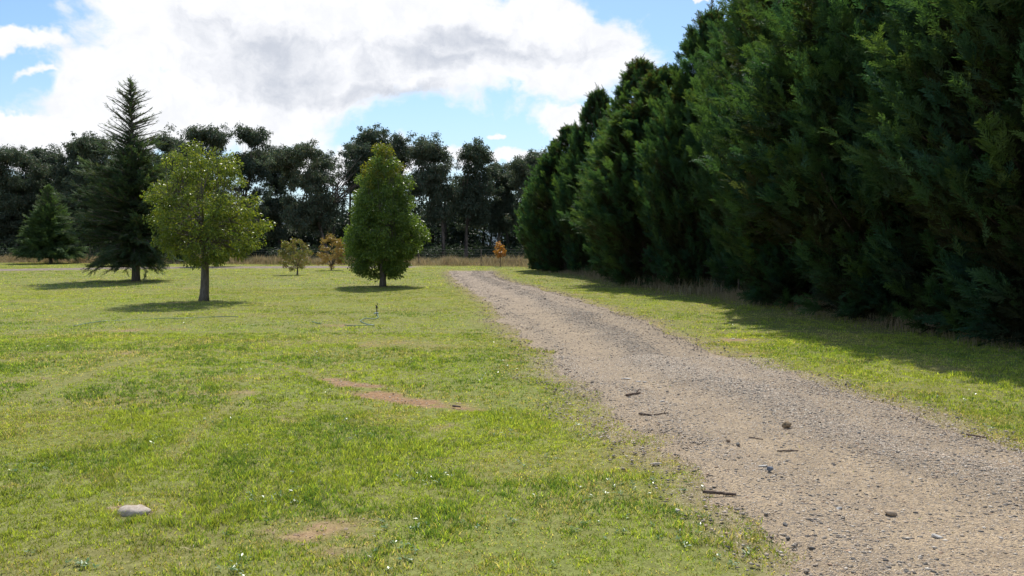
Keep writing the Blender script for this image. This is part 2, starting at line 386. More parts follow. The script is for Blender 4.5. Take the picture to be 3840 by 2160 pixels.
# ------------------------------------------------------------------ gravel road
def gravel_mat():
    mt = bpy.data.materials.new('gravel'); mt.use_nodes = True; t = NT(mt.node_tree)
    a = t.new('ShaderNodeAttribute', attribute_name='col').outputs[0]
    co = t.new('ShaderNodeTexCoord').outputs['Object']
    n1 = t.noise(co, 3, 5, .6); n2 = t.noise(co, 40, 4, .65)
    vo = t.new('ShaderNodeTexVoronoi'); vo.inputs['Scale'].default_value = 75; t.l.new(co, vo.inputs['Vector'])
    vc = t.new('ShaderNodeRGBToBW'); t.l.new(vo.outputs['Color'], vc.inputs[0])
    c = t.mix(1.0, a, t.mix(t.rng(n1, .3, .7), (.86, .85, .84, 1), (1.14, 1.12, 1.08, 1)), 'MULTIPLY')
    c = t.mix(1.0, c, t.mix(t.rng(n2, .3, .7), (.75, .74, .73, 1), (1.2, 1.2, 1.2, 1)), 'MULTIPLY')
    c = t.mix(t.math('MULTIPLY', t.rng(vc.outputs[0], .62, .8), .55), c, (.13, .12, .12, 1))
    p = t.new('ShaderNodeBsdfPrincipled'); t.l.new(c, p.inputs['Base Color']); p.inputs['Roughness'].default_value = .9
    p.inputs['Specular IOR Level'].default_value = .2
    b = t.new('ShaderNodeBump'); b.inputs['Strength'].default_value = .8; b.inputs['Distance'].default_value = .015
    h = t.math('SUBTRACT', n2, t.math('MULTIPLY', vo.outputs['Distance'], .9))
    t.l.new(h, b.inputs['Height']); t.l.new(b.outputs[0], p.inputs['Normal'])
    o = t.new('ShaderNodeOutputMaterial'); t.l.new(p.outputs[0], o.inputs[0]); return mt
M_GRAVEL = gravel_mat()
def lateral(x, y): return (x - XL(y)) / np.maximum(XR(y) - XL(y), .1)
def ridge(x, y):
    s = lateral(x, y) + (fbm(x * .5, y * .5, 91, 3) - .5) * .25
    return np.exp(-((s - .60) / .13)**2) + .35 * np.exp(-((s - .90) / .10)**2) + .30 * np.exp(-((s - .16) / .07)**2)
def road_sheet(name, X, Y, label):
    ri = road_in(X, Y); rg = ridge(X, Y) if name == 'gravel_road' else np.full_like(X, .4)
    Z = hgt(X, Y) - 0.03 + 0.045 * sstep(ri, -0.12, 0.25) + 0.035 * rg * sstep(ri, 0, .4) + .018 * (fbm(X * 3, Y * 3, 45, 4) - .5)
    tan = np.array([.365, .29, .205]); gr = np.array([.26, .22, .175]); yw = np.array([.40, .305, .19])
    q = np.clip(rg * .85, 0, 1)[..., None]; C = tan * (1 - q) + gr * q
    near = sstep(-Y, -12, -4)[..., None]; f = (fbm(X * .9, Y * .9, 47, 3)[..., None] * near * .7); C = C * (1 - f) + yw * f
    far = sstep(Y, 14, 30)[..., None] * .6; C = C * (1 - far) + np.array([.36, .295, .24]) * far
    C = C * (.72 if name == 'track' else 1)
    ny, nx = X.shape; idx = np.arange(nx * ny).reshape(ny, nx)
    Q = np.stack([idx[:-1, :-1], idx[:-1, 1:], idx[1:, 1:], idx[1:, :-1]], -1).reshape(-1, 4)
    o = make_mesh(name, np.stack([X, Y, Z], -1).reshape(-1, 3), Q, None, M_GRAVEL, None, C.reshape(-1, 3), True)
    return tag(o, label, kind='structure')
yy = grid_axis([(-12, 2.5, .4), (2.5, 12, .06), (12, 24, .15), (24, ROAD_END + .6, .3)]); ss = np.linspace(0, 1, 90)
xl, xr = XL(yy) - .7, XR(yy) + .7
road_sheet('gravel_road', xl[:, None] + (xr - xl)[:, None] * ss[None], np.repeat(yy[:, None], 90, 1), 'tan gravel driveway running away past the cypress row')
xx = np.linspace(TR_X0, TR_X1 + .5, 150); vv = np.linspace(-4, 4, 30)
road_sheet('track', np.repeat(xx[None], 30, 0), track_mid(xx)[None] + vv[:, None], 'narrow gravel track crossing behind the lawn trees')

def road_z(x, y):
    ri = road_in(x, y); return float(hgt(x, y) + (np.where(ri > 0, -0.03 + 0.045 * sstep(ri, -0.12, 0.25) + 0.035 * ridge(x, y) * sstep(ri, 0, .4) + .018 * (fbm(x * 3, y * 3, 45, 4) - .5), 0)))
# loose pebbles
rng = np.random.default_rng(11)
def pebble_tpl(rng, flat=.55):
    v = np.array([[1, 0, 0], [-1, 0, 0], [0, 1, 0], [0, -1, 0], [0, 0, 1], [0, 0, -1.0], [.7, .7, .2], [-.7, .7, .1], [.7, -.7, .2], [-.7, -.7, .1]]) * 1.0
    v = v[[0, 6, 2, 7, 1, 9, 3, 8, 4, 5]]
    v = v * rng.uniform(.7, 1.15, v.shape); v[:, 2] *= flat
    T = []
    for i in range(8): T += [(i, (i + 1) % 8, 8), ((i + 1) % 8, i, 9)]
    return v, np.array(T)
acc = Acc()
PEB = [(np.array([.40, .32, .24]), .30), (np.array([.28, .235, .185]), .34), (np.array([.11, .10, .09]), .22), (np.array([.54, .47, .38]), .14), (np.array([.38, .26, .17]), .10)]
def pebbles(n, y0, y1, s0, s1, pw, cols=PEB, dense=True):
    y = y0 + (y1 - y0) * rng.uniform(0, 1, n)**pw; x = rng.uniform(0, 1, n)
    a, b = XL(y) - .6, XR(y) + .6; x = a + (b - a) * x
    vis = x < .70 * y + 1.0
    ri = road_in(x, y); p = np.where(ri > .1, .16 + 1.25 * ridge(x, y), np.where(ri > -.4, .16, .0))
    k = vis & (rng.uniform(0, 1, n) < p * .9); x, y = x[k], y[k]; m_ = len(x)
    z = hgt(x, y) + .015 + .035 * ridge(x, y) + .018 * (fbm(x * 3, y * 3, 45, 4) - .5)
    sc = s0 + (s1 - s0) * rng.uniform(0, 1, m_)**5
    w_ = np.array([c[1] for c in cols]); w_ = w_ / w_.sum()
    cc = np.array([c[0] for c in cols])[rng.choice(len(cols), m_, p=w_)] * rng.uniform(.75, 1.25, (m_, 1))
    for q in range(4):
        V, T = pebble_tpl(rng, (.5, .35, .7, .6)[q]); s = np.arange(m_) % 4 == q
        F = rdir(rng, s.sum()); F[:, 2] *= .15; U = np.tile([0, 0, 1.0], (s.sum(), 1)) + rdir(rng, s.sum()) * .2
        scatter(acc, V, None, np.stack([x[s], y[s], z[s]], 1), F, U, sc[s], cc[s], TT=T)
pebbles(120000, 3.0, 9, .003, .018, 1.2)
pebbles(60000, 8, 18, .004, .022, 1.0)
pebbles(40000, 17, 44, .008, .030, .9)
n_ = 260000; y = 3.0 + 8 * rng.uniform(0, 1, n_)**1.4; a_, b_ = XL(y) - .5, XR(y) + .5; x = a_ + (b_ - a_) * rng.uniform(0, 1, n_)
k = (x < .70 * y + .8) & (road_in(x, y) > -.1 + rng.normal(0, .15, n_)) & (rng.uniform(0, 1, n_) < .30 + .8 * ridge(x, y)); x, y = x[k], y[k]; n_ = len(x)
OV = np.array([[1, 0, 0], [0, 1, 0], [-1, 0, 0], [0, -1, 0], [0, 0, .6], [0, 0, -.6]]); OT = np.array([(0, 1, 4), (1, 2, 4), (2, 3, 4), (3, 0, 4)])
scatter(acc, OV, None, np.stack([x, y, hgt(x, y) + .016 + .035 * ridge(x, y) + .018 * (fbm(x * 3, y * 3, 45, 4) - .5)], 1), rdir(rng, n_) * [1, 1, .2], np.tile([0, 0, 1.0], (n_, 1)) + rdir(rng, n_) * .3,
        rng.uniform(.0022, .0055, n_) * (.6 + y / 12), np.array([c[0] for c in PEB])[rng.choice(5, n_, p=[.34, .30, .10, .16, .10])] * rng.uniform(.7, 1.25, (n_, 1)), TT=OT)
pg = acc.build('gravel_pebbles', None); 
def pebble_mat():
    mt = bpy.data.materials.new('pebble'); mt.use_nodes = True; t = NT(mt.node_tree)
    a = t.new('ShaderNodeAttribute', attribute_name='col').outputs[0]
    p = t.new('ShaderNodeBsdfPrincipled'); t.l.new(a, p.inputs['Base Color']); p.inputs['Roughness'].default_value = .75
    p.inputs['Specular IOR Level'].default_value = .35
    o = t.new('ShaderNodeOutputMaterial'); t.l.new(p.outputs[0], o.inputs[0]); return mt
M_PEB = pebble_mat(); pg.data.materials.append(M_PEB)
tag(pg, 'loose grey and tan pebbles scattered over the driveway', 'gravel', kind='stuff')

# ------------------------------------------------------------------ lawn grass
rng = np.random.default_rng(21)
def blades(acc, x, y, h, wd, col, lean=.5, two=True):
    n = len(x); th = rng.uniform(0, 2 * pi, n); z = hgt(x, y) - .004
    B = np.stack([x, y, z], 1); W_ = np.stack([np.cos(th), np.sin(th), np.zeros(n)], 1) * (wd / 2)[:, None]
    la = rng.uniform(0, 2 * pi, n); lm = h * lean * rng.uniform(.2, 1.4, n)
    D = np.stack([np.cos(la) * lm, np.sin(la) * lm, h], 1)
    if two:
        M1 = B + D * np.array([.35, .35, .6]); V = np.stack([B - W_, B + W_, M1 + W_ * .85, M1 - W_ * .85, B + D], 1).reshape(-1, 3)
        k = np.arange(n) * 5; acc.add(V, np.stack([k, k + 1, k + 2, k + 3], 1), np.stack([k + 3, k + 2, k + 4], 1), np.repeat(col, 5, 0))
    else:
        V = np.stack([B - W_, B + W_, B + D], 1).reshape(-1, 3); acc.add(V, None, np.arange(3 * n).reshape(-1, 3), np.repeat(col, 3, 0))
GC = np.array([[.29, .41, .075], [.44, .52, .090], [.15, .26, .060], [.60, .51, .28], [.34, .36, .12]])
def grass_col(x, y, n):
    a = fbm(x * .45, y * .45, 101, 4); b = fbm(x * 1.6 + 9, y * 1.6, 103, 4); c = fbm(x * 5, y * 5, 107, 2)
    so, _ = soil(x, y); ln = linemark(x, y); ri = road_in(x, y)
    lush = sstep(b + (c - .5) * .4, .42, .62); yel = sstep(a + (c - .5) * .3, .44, .62)
    dry = sstep(fbm(x * .9 + 40, y * 1.4, 109, 4), .52, .68) * .5 + sstep(so, .1, .6) * .6 + np.clip(ln, 0, 1) * 1.1 + sstep(ri, -1.0, .1) * .45
    far = sstep(y, 8, 30)
    dry = np.clip(dry + .16 * far + .25 * far * sstep(fbm(x * .35, y * .9, 141, 4), .48, .62), 0, .95); lush = lush * (1 - .35 * far)
    r = rng.uniform(0, 1, n)
    col = np.where((r < .45 + .45 * yel)[:, None], GC[1], GC[0])
    col = np.where((rng.uniform(0, 1, n) < .70 * lush * (1 - .6 * yel))[:, None], GC[2], col)
    col = np.where((rng.uniform(0, 1, n) < dry * .75)[:, None], GC[3], col)
    col = np.where((rng.uniform(0, 1, n) < .12)[:, None], GC[4], col)
    big = .80 + .40 * fbm(x * .22 + 3, y * .3, 161, 3); col = col * (big * (.90 + .10 * sstep(y, 6, 14)))[:, None]
    return col * rng.uniform(.75, 1.25, (n, 1)), lush, dry, so, ri, ln
def lawn(acc, n, y0, y1, h0, h1, wd, two, xw=1.6, tb=9, ts=.016):
    # tufts, uniform over the wedge the camera and its neighbours see
    nt = n // tb; y = np.sqrt(rng.uniform(y0**2, y1**2, nt)); x = rng.uniform(-1, 1, nt) * (.69 * y + xw)
    y = np.repeat(y, tb) + rng.normal(0, ts, nt * tb); x = np.repeat(x, tb) + rng.normal(0, ts, nt * tb)
    tj = np.repeat(rng.uniform(.55, 1.3, nt), tb); th_ = np.repeat(rng.uniform(.55, 1.2, nt), tb)
    k = (y < fence_far_y(x) + .5) & (x < FX(y) + .8); x, y, tj, th_ = x[k], y[k], tj[k], th_[k]
    col, lush, dry, so, ri, ln = grass_col(x, y, len(x))
    so = sstep(so * (.05 + 1.8 * fbm(x * 9, y * 9, 119, 4)), .25, .95); col = col * tj[:, None]
    p = np.clip(1 - so * 1.02, 0, 1) * np.where(ri > .12, .010, np.where(ri > -.6, .25 + .75 * sstep(-ri + .9 * (fbm(x * 4, y * 4, 121, 3) - .5), -.15, .35), 1)) * (1 - .6 * np.clip(ln, 0, 1)) * (.88 + .12 * lush)
    k = rng.uniform(0, 1, len(x)) < p; x, y, col, lush, dry, th_ = x[k], y[k], col[k], lush[k], dry[k], th_[k]; m_ = len(x)
    tuft = sstep(fbm(x * 2.6, y * 2.6, 113, 3), .5, .72)
    h = th_ * (h0 + (h1 - h0) * rng.uniform(0, 1, m_)**1.5) * (.72 + .33 * lush + .55 * tuft) * (1 - .45 * np.clip(dry, 0, 1))
    blades(acc, x, y, h, wd * rng.uniform(.7, 1.3, m_), col, .8, two)
acc = Acc()
lawn(acc, 480000, 2.9, 7.5, .014, .042, .0048, True)
lawn(acc, 400000, 7.5, 14, .015, .042, .0075, True, ts=.022)
lawn(acc, 380000, 14, 28, .02, .045, .014, False, ts=.05)
lawn(acc, 380000, 28, 66, .025, .055, .030, False, 3, ts=.12)
lw = acc.build('lawn_grass', M_GRASS); tag(lw, 'short sunlit green grass covering the lawn', 'grass', kind='stuff')

# broad leaved weeds in the lawn
rng = np.random.default_rng(23); acc = Acc()
wx, wy = [], []
for (dx, dy, n_, s_) in [(720, 1250, 16, .10), (700, 1262, 8, .08), (1000, 1392, 14, .09), (1120, 1210, 7, .08), (1060, 870 + 330, 6, .1), (600, 1435, 9, .06), (990, 1335, 8, .1), (30, 1185, 12, .15),
                       (880, 1060, 8, .10), (560, 1060, 6, .12), (1480, 1240, 10, .12), (1650, 1230, 14, .15), (1300, 1100, 6, .1), (1450, 1320, 8, .12), (1700, 1330, 12, .15),
                       (1350, 1170, 8, .1), (390, 1100, 6, .1), (1500, 1100, 8, .15), (210, 1425, 8, .04), (930, 1100, 5, .1), (1250, 1320, 7, .1), (1800, 1400, 8, .1)]:
    x, y = G(dx, dy); wx += list(rng.normal(x, s_, n_)); wy += list(rng.normal(y, s_, n_))
n_ = 1500; yb = np.sqrt(rng.uniform(3**2, 16**2, n_)); xb = rng.uniform(-1, 1, n_) * (.69 * yb + 1)
k = (fbm(xb * .7, yb * .7, 131, 3) > .54) & (road_in(xb, yb) < -.25); wx += list(xb[k]); wy += list(yb[k])
wx, wy = np.array(wx), np.array(wy); nl = 7
for q in range(nl):
    n_ = len(wx); th = rng.uniform(0, 2 * pi, n_); A = np.stack([np.cos(th), np.sin(th), rng.uniform(.15, .9, n_)], 1)
    P = np.stack([wx, wy, hgt(wx, wy) + .012], 1) + rng.normal(0, .006, (n_, 3))
    leaves(acc, P, A, np.tile([0, 0, 1.0], (n_, 1)) + rng.normal(0, .2, (n_, 3)), rng.uniform(.014, .032, n_), rng.uniform(.006, .013, n_),
           pal(rng, n_, [[.10, .20, .06], [.14, .25, .08], [.24, .32, .16]]))
M_WEED = leaf_mat('weed_leaf', .25, .36, .6, (1.1, 1.2, .5))
tag(acc.build('lawn_weeds', M_WEED), 'small shiny broad leaved weeds growing in the near lawn', 'weeds', kind='stuff')

# crumbs of soil on the bare spots
rng = np.random.default_rng(24); acc = Acc(); n_ = 160000
y = np.sqrt(rng.uniform(3**2, 16**2, n_)); x = rng.uniform(-1, .5, n_) * (.69 * y + 1); so, _ = soil(x, y)
k = (rng.uniform(0, 1, n_) < sstep(so, .3, 1.0)) & (road_in(x, y) < -.1); x, y = x[k], y[k]; n_ = len(x)
scatter(acc, OV, None, np.stack([x, y, hgt(x, y) + .003], 1), rdir(rng, n_) * [1, 1, .2], np.tile([0, 0, 1.0], (n_, 1)) + rdir(rng, n_) * .3,
        .003 + .012 * rng.uniform(0, 1, n_)**4, pal(rng, n_, [[.30, .20, .13], [.22, .14, .09], [.38, .29, .2]]), TT=OT)
tag(acc.build('soil_crumbs', M_PEB), 'crumbly reddish soil on the bare spots of the lawn', 'soil', kind='stuff')

# straw litter on lawn and road edge
rng = np.random.default_rng(25); acc = Acc(); n_ = 14000
y = np.sqrt(rng.uniform(3**2, 20**2, n_)); x = rng.uniform(-1, 1, n_) * (.69 * y + 1); ri = road_in(x, y); so, _ = soil(x, y)
k = rng.uniform(0, 1, n_) < np.where(np.abs(ri) < .8, .9, np.where(ri > 0, .22, .13)) + so * 2; x, y = x[k], y[k]; n_ = len(x)
th = rng.uniform(0, 2 * pi, n_); P = np.stack([x, y, hgt(x, y) + .022], 1)
leaves(acc, P, np.stack([np.cos(th), np.sin(th), rng.normal(0, .12, n_)], 1), np.tile([0, 0, 1.], (n_, 1)), rng.uniform(.02, .09, n_), rng.uniform(.0015, .005, n_),
       pal(rng, n_, [[.42, .34, .20], [.30, .22, .13], [.55, .47, .33]]))
tag(acc.build('straw_litter', M_DRY), 'dry straw bits lying on lawn and driveway edge', 'straw', kind='stuff')

# long dry grass under the fences
def dry_strip(name, pts, n, hh, width, label, wd=.012, seed=1, cols=None, green=0.0):
    global rng
    rng = np.random.default_rng(seed); acc = Acc(); pts = np.array(pts, float)
    L = np.r_[0, np.cumsum(np.hypot(*np.diff(pts, axis=0).T))]; s = rng.uniform(0, L[-1], n)
    x = np.interp(s, L, pts[:, 0]); y = np.interp(s, L, pts[:, 1])
    d = norm(np.gradient(pts, axis=0)); nx_ = np.interp(s, L, -d[:, 1]); ny_ = np.interp(s, L, d[:, 0])
    o = rng.normal(0, width, n) * (.6 + .8 * fbm(s * .3, s * 0, seed + 3, 3)); x = x + nx_ * o; y = y + ny_ * o
    cl = fbm(x * 1.1, y * 1.1, seed + 9, 3)
    k = rng.uniform(0, 1, n) < .25 + 1.3 * (cl - .3); x, y, o, cl = x[k], y[k], o[k], cl[k]
    h = hh * rng.uniform(.45, 1.2, len(x)) * np.exp(-(o / (width * 2.0))**2) * (.3 + 1.5 * sstep(cl, .3, .75)) + .05
    c = pal(rng, len(x), cols or [[.42, .33, .20], [.50, .41, .28], [.33, .25, .16], [.26, .24, .12]], None)
    blades(acc, x, y, h, np.full(len(x), wd), c, .45, True)
    return tag(acc.build(name, M_DRY), label, 'dry grass', kind='stuff')
side = [(FX(y) - .15, y) for y in np.linspace(3, 52, 30)]
dry_strip('long_grass', [(FX(y) - .25, y) for y in np.linspace(3, 24, 12)], 15000, .20, .50, 'long dry grass under the near cypresses', .006, 41)
dry_strip('long_grass', [(FX(y) - .3, y) for y in np.linspace(24, 54, 12)], 22000, .34, .75, 'long dry grass under the far cypresses along the side fence', .014, 42)
dry_strip('long_grass', [(x, fence_far_y(x) + .5) for x in np.linspace(CORNER[0] + 4, -58, 20)], 60000, .40, 1.1, 'long tan grass along the far wire fence', .03, 43)
acc = Acc(); rng = np.random.default_rng(44)
n_ = 50000; x = rng.uniform(-60, 40, n_); y = fence_far_y(x) + rng.uniform(1, 14, n_); blades(acc, x, y, rng.uniform(.15, .5, n_), np.full(n_, .04), pal(rng, n_, [[.40, .32, .19], [.32, .26, .14], [.22, .22, .1]]), .5, False)
tag(acc.build('pasture_grass', M_DRY), 'dry pasture grass between far fence and eucalypts', 'dry grass', kind='stuff')

# ------------------------------------------------------------------ conifer hedge row
def cyp_template(rng, nlat=11, sub=2):
    A = []; 
    def leaf(p, d, L, Wd, nrm):
        d = norm(d); b = norm(np.cross(d, nrm)); mid = p + d * L * .5
        A.append([p, mid - b * Wd / 2, p + d * L + np.array([0, 0, -.02]), mid + b * Wd / 2])
    z = np.array([0, 0, 1.0])
    for i in range(nlat):
        t = .08 + .9 * i / (nlat - 1); base = np.array([0, t, .10 * sin(t * 2.2) - .22 * t * t])
        for sd in (-1, 1):
            L = (.50 * (1 - t * .65)) * rng.uniform(.7, 1.2); an = rng.uniform(.5, .95)
            d = np.array([sd * sin(an), cos(an), rng.uniform(-.35, .25)]); nn = z + rng.normal(0, .35, 3)
            for s_ in range(sub):
                f = s_ / sub; bb = base + norm(d) * L * f * .8
                d2 = d + np.array([rng.uniform(-.35, .35), rng.uniform(0, .5), rng.uniform(-.4, .2)])
                leaf(bb, d2, L * rng.uniform(.5, .7), .06, nn + rng.normal(0, .3, 3))
    leaf(np.array([0, .0, 0]), np.array([0, 1, .1]), .6, .06, z); leaf(np.array([0, .55, .0]), np.array([0, 1, -.3]), .5, .07, z)
    V = np.array(A).reshape(-1, 3); return V, np.arange(len(V)).reshape(-1, 4)

def cypress_meshes(seed, pointed=False, under=False, H=9.0, Rr=2.9, nb=480, ns=29, spray=.34):
    """crown and trunk vertex sets for one tall ragged cypress"""
    rng = np.random.default_rng(seed); acc = Acc(); tacc = Acc()
    tpl = [cyp_template(rng) for _ in range(3)]
    ps = [0, .03, .12, .3, .5, .68, .82, .93, 1.0]; pr = [.60, .70, .78, .92, 1.0, .92, .70, .40, .08]
    if under: pr = [.42, .48, .56, .82, 1.0, .92, .70, .40, .08]
    if pointed: pr = [.54, .66, .74, .92, 1.0, .78, .48, .22, .04]
    # a few leaders make a ragged many-pointed top
    leaders = [(rng.uniform(-.2, .2), rng.uniform(-.2, .2), 1.0, 1.0)]
    for q in range(4):
        a = rng.uniform(0, 2 * pi); leaders.append((cos(a) * Rr * .42, sin(a) * Rr * .42, rng.uniform(.72, .9), rng.uniform(.6, .75)))
    for li, (lx, ly, hf, rf) in enumerate(leaders):
        n = nb if li == 0 else nb // 4
        s = rng.uniform(0, 1, n)**1.15; s = .015 + .985 * s if li == 0 else .35 + .65 * s
        th = rng.uniform(0, 2 * pi, n)
        r = np.interp(s, ps, pr) * Rr * rf * (.70 + .52 * fbm(th * 2.2 + seed, s * 6, seed + li, 3)) * rng.uniform(.82, 1.12, n)
        z = np.minimum(s * H * hf, H * hf - .25 - .1 * rng.uniform(0, 1, n))
        bend = s if li else np.zeros(n)
        ox = lx * (1 if li == 0 else 1); tip = np.stack([lx + r * np.cos(th), ly + r * np.sin(th), z], 1)
        root = np.stack([lx * .6 + 0 * r, ly * .6 + 0 * r, np.maximum(z - r * rng.uniform(.35, .9, n), .25)], 1)
        ctrl = (root + tip) / 2 + np.stack([np.cos(th) * r * .15, np.sin(th) * r * .15, -.12 * r], 1)
        # the plume of sprays
        m = ns; t = rng.uniform(.28, 1.0, (n, m))**.75; t3 = t[..., None]
        P = (1 - t3)**2 * root[:, None] + 2 * t3 * (1 - t3) * ctrl[:, None] + t3**2 * tip[:, None]
        dirn = norm(2 * (1 - t3) * (ctrl - root)[:, None] + 2 * t3 * (tip - ctrl)[:, None])
        sp = .27 * (1.10 - t)[..., None]
        P = P + rng.normal(0, 1, P.shape) * sp
        P[..., 2] = np.maximum(P[..., 2], .12)
        F = dirn + rng.normal(0, .30, P.shape) + np.array([0, 0, .14]); U = np.array([0, 0, 1.0]) + rng.normal(0, .7, P.shape)
        sc = spray * rng.uniform(.65, 1.25, (n, m)) * (1.1 - .25 * t)
        bc = pal(rng, n, [[.058, .125, .072], [.078, .145, .066], [.042, .10, .070], [.105, .165, .06]], [.35, .25, .25, .15], .18)
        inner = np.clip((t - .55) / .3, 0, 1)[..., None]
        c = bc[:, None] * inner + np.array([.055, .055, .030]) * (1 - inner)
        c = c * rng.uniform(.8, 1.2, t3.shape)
        P, F, U, sc, c = P.reshape(-1, 3), F.reshape(-1, 3), U.reshape(-1, 3), sc.ravel(), c.reshape(-1, 3)
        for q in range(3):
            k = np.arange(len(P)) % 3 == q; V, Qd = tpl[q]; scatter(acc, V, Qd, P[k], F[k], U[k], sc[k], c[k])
        tt = rng.uniform(.70, .985, 240)                # the leader's own soft tip
        Pt = np.stack([lx * tt, ly * tt, tt * H * hf], 1) + rng.normal(0, .10, (240, 3)) * (1.08 - tt)[:, None] * 6 * [1, 1, .3]
        scatter(acc, *tpl[li % 3], Pt, np.array([0, 0, 1.0]) + rng.normal(0, .45, (240, 3)), rdir(rng, 240), spray * rng.uniform(.6, 1.0, 240), pal(rng, 240, [[.060, .125, .055], [.080, .145, .05]]))
        for b in range(0, n, 6): tube(tacc, bez(root[b], ctrl[b], tip[b] * .8 + root[b] * .2, 5), np.linspace(.035, .010, 5), 5, False)
        tube(tacc, np.array([[lx * .1, ly * .1, -.1], [lx * .3, ly * .3, 1.0], [lx * .7, ly * .7, H * hf * .5], [lx, ly, H * hf * .97]]), [.17 * rf, .13 * rf, .08 * rf, .015], 8)
    return acc, tacc

CYP_LABEL = [
    ('tall dark cypress standing at the right edge of the photo beside the driveway', 9.0, 11.9, 1.05, 1.0, 0),
    ('cypress with deep shaded foliage second from the right edge', 8.75, 14.2, 1.0, 1.10, 1),
    ('broad cypress with a bright green fringe bulging over the right verge', 8.25, 16.6, 1.14, 1.06, 6),
    ('cypress whose sunlit left side hangs over the gap with the fence posts', 7.5, 20.4, 1.0, 1.06, 6),
    ('tall cypress set back behind the fence gap, its top cut off by the photo', 7.95, 24.3, 0.88, 1.08, 1),
    ('cypress with the steep ragged top just inside the upper frame', 6.6, 27.2, 0.86, 1.04, 3),
    ('cypress in the middle of the row with a wide belly and a dark undercut base', 5.55, 30.6, 1.08, .90, 4),
    ('cypress whose pointed top stands left of the steep tall ones', 5.3, 33.8, 0.86, 1.02, 5),
    ('slender shorter cypress between the wide bellied one and the forked far one', 5.0, 37.2, 0.66, .82, 4),
    ('far cypress with a forked dark top behind the mound of dry grass', 4.3, 40.6, 0.72, 1.03, 3),
    ('last tall cypress of the row, far end near the small orange sapling', 3.15, 44.0, 0.86, .88, 5),
    ('lowest cypress closing the row beside the far eucalypts', 1.9, 46.5, 0.55, .73, 4)]
variants = {}
def add_cypress(i, label, x, y, rs, hs, v):
    root = empty('cypress_tree', (x, y, float(hgt(x, y))), i * 1.37 + .3)
    tag(root, label, 'cypress tree', 'cypresses in the row beside the driveway')
    if v not in variants:
        a, t = cypress_meshes(500 + v * 7, 3 <= v < 6, v == 6); crown = a.build('crown', M_CYP); trunk = t.build('trunk', M_DARKBARK, None, True)
        variants[v] = (crown, trunk, [False])
    c, t, used = variants[v]
    if used[0]:
        c = c.copy(); t = t.copy(); COL.objects.link(c); COL.objects.link(t)
    used[0] = True
    c.parent = root; t.parent = root; root.scale = (rs, rs, hs)
    return root
for i, (lb, x, y, rs, hs, v) in enumerate(CYP_LABEL): add_cypress(i, lb, x, y, rs, hs, v)

# ------------------------------------------------------------------ broadleaf and gum trees
def limb_tree(rng, tacc, base, fork, clumps, k, r0, r1, nseg=6, droop=0.0, sides=7, bare=()):
    """trunk from base to fork, k main limbs, one twig limb to every clump centre"""
    base = np.array(base, float); fork = np.array(fork, float)
    mid = (base + fork) / 2 + np.r_[rng.normal(0, .03 * np.linalg.norm(fork - base), 2), 0]
    tp = bez(base, mid, fork, 9); tube(tacc, tp, np.interp(np.linspace(0, 1, 9), [0, .07, 1], [r0 * 1.25, r0, r1]), max(sides, 10), wob=.04, rng=rng)
    C = np.array(clumps); az = np.arctan2(C[:, 1] - fork[1], C[:, 0] - fork[0]); order = np.argsort(az)
    groups = np.array_split(order, k)
    for g_ in groups:
        if not len(g_): continue
        cen = C[g_].mean(0); cen[2] = np.percentile(C[g_][:, 2], 65); start = tp[-1] if rng.uniform() < .6 else tp[-2]
        ctrl = start + (cen - start) * np.array([.35, .35, .6]) + rng.normal(0, .05 * np.linalg.norm(cen - start), 3)
        ml = bez(start, ctrl, cen, nseg + 2); rr = np.linspace(r1 * .75, r1 * .18, nseg + 2); tube(tacc, ml, rr, sides, False)
        for ci in g_:
            c = C[ci]; d = np.linalg.norm(ml - c, axis=1) + np.maximum(0, ml[:, 2] - c[2] + .1) * .8; j = int(np.argmin(d)); j = max(0, j - rng.integers(0, 2))
            s = ml[j]; L = np.linalg.norm(c - s)
            ct = s + (c - s) * .5 + np.array([0, 0, .12 * L]) + rng.normal(0, .07 * L, 3)
            tube(tacc, bez(s, ct, c + np.array([0, 0, droop]), nseg), np.linspace(max(rr[j] * .55, r1 * .12), r1 * .05, nseg), 5, False)

def leafy_clump(rng, acc, cen, rad, n, L, Wd, cols, wts=None, droop=.4, shell=.5, up=0.0):
    d = rdir(rng, n); r = rng.uniform(0, 1, n)**shell
    P = cen + d * r[:, None] * rad
    A = d * .6 + rng.normal(0, .55, (n, 3)) - np.array([0, 0, droop])
    N_ = np.array([0, 0, .5]) + rng.normal(0, .8, (n, 3))
    leaves(acc, P, A, N_, L * rng.uniform(.7, 1.25, n), Wd * rng.uniform(.75, 1.2, n), pal(rng, n, cols, wts))

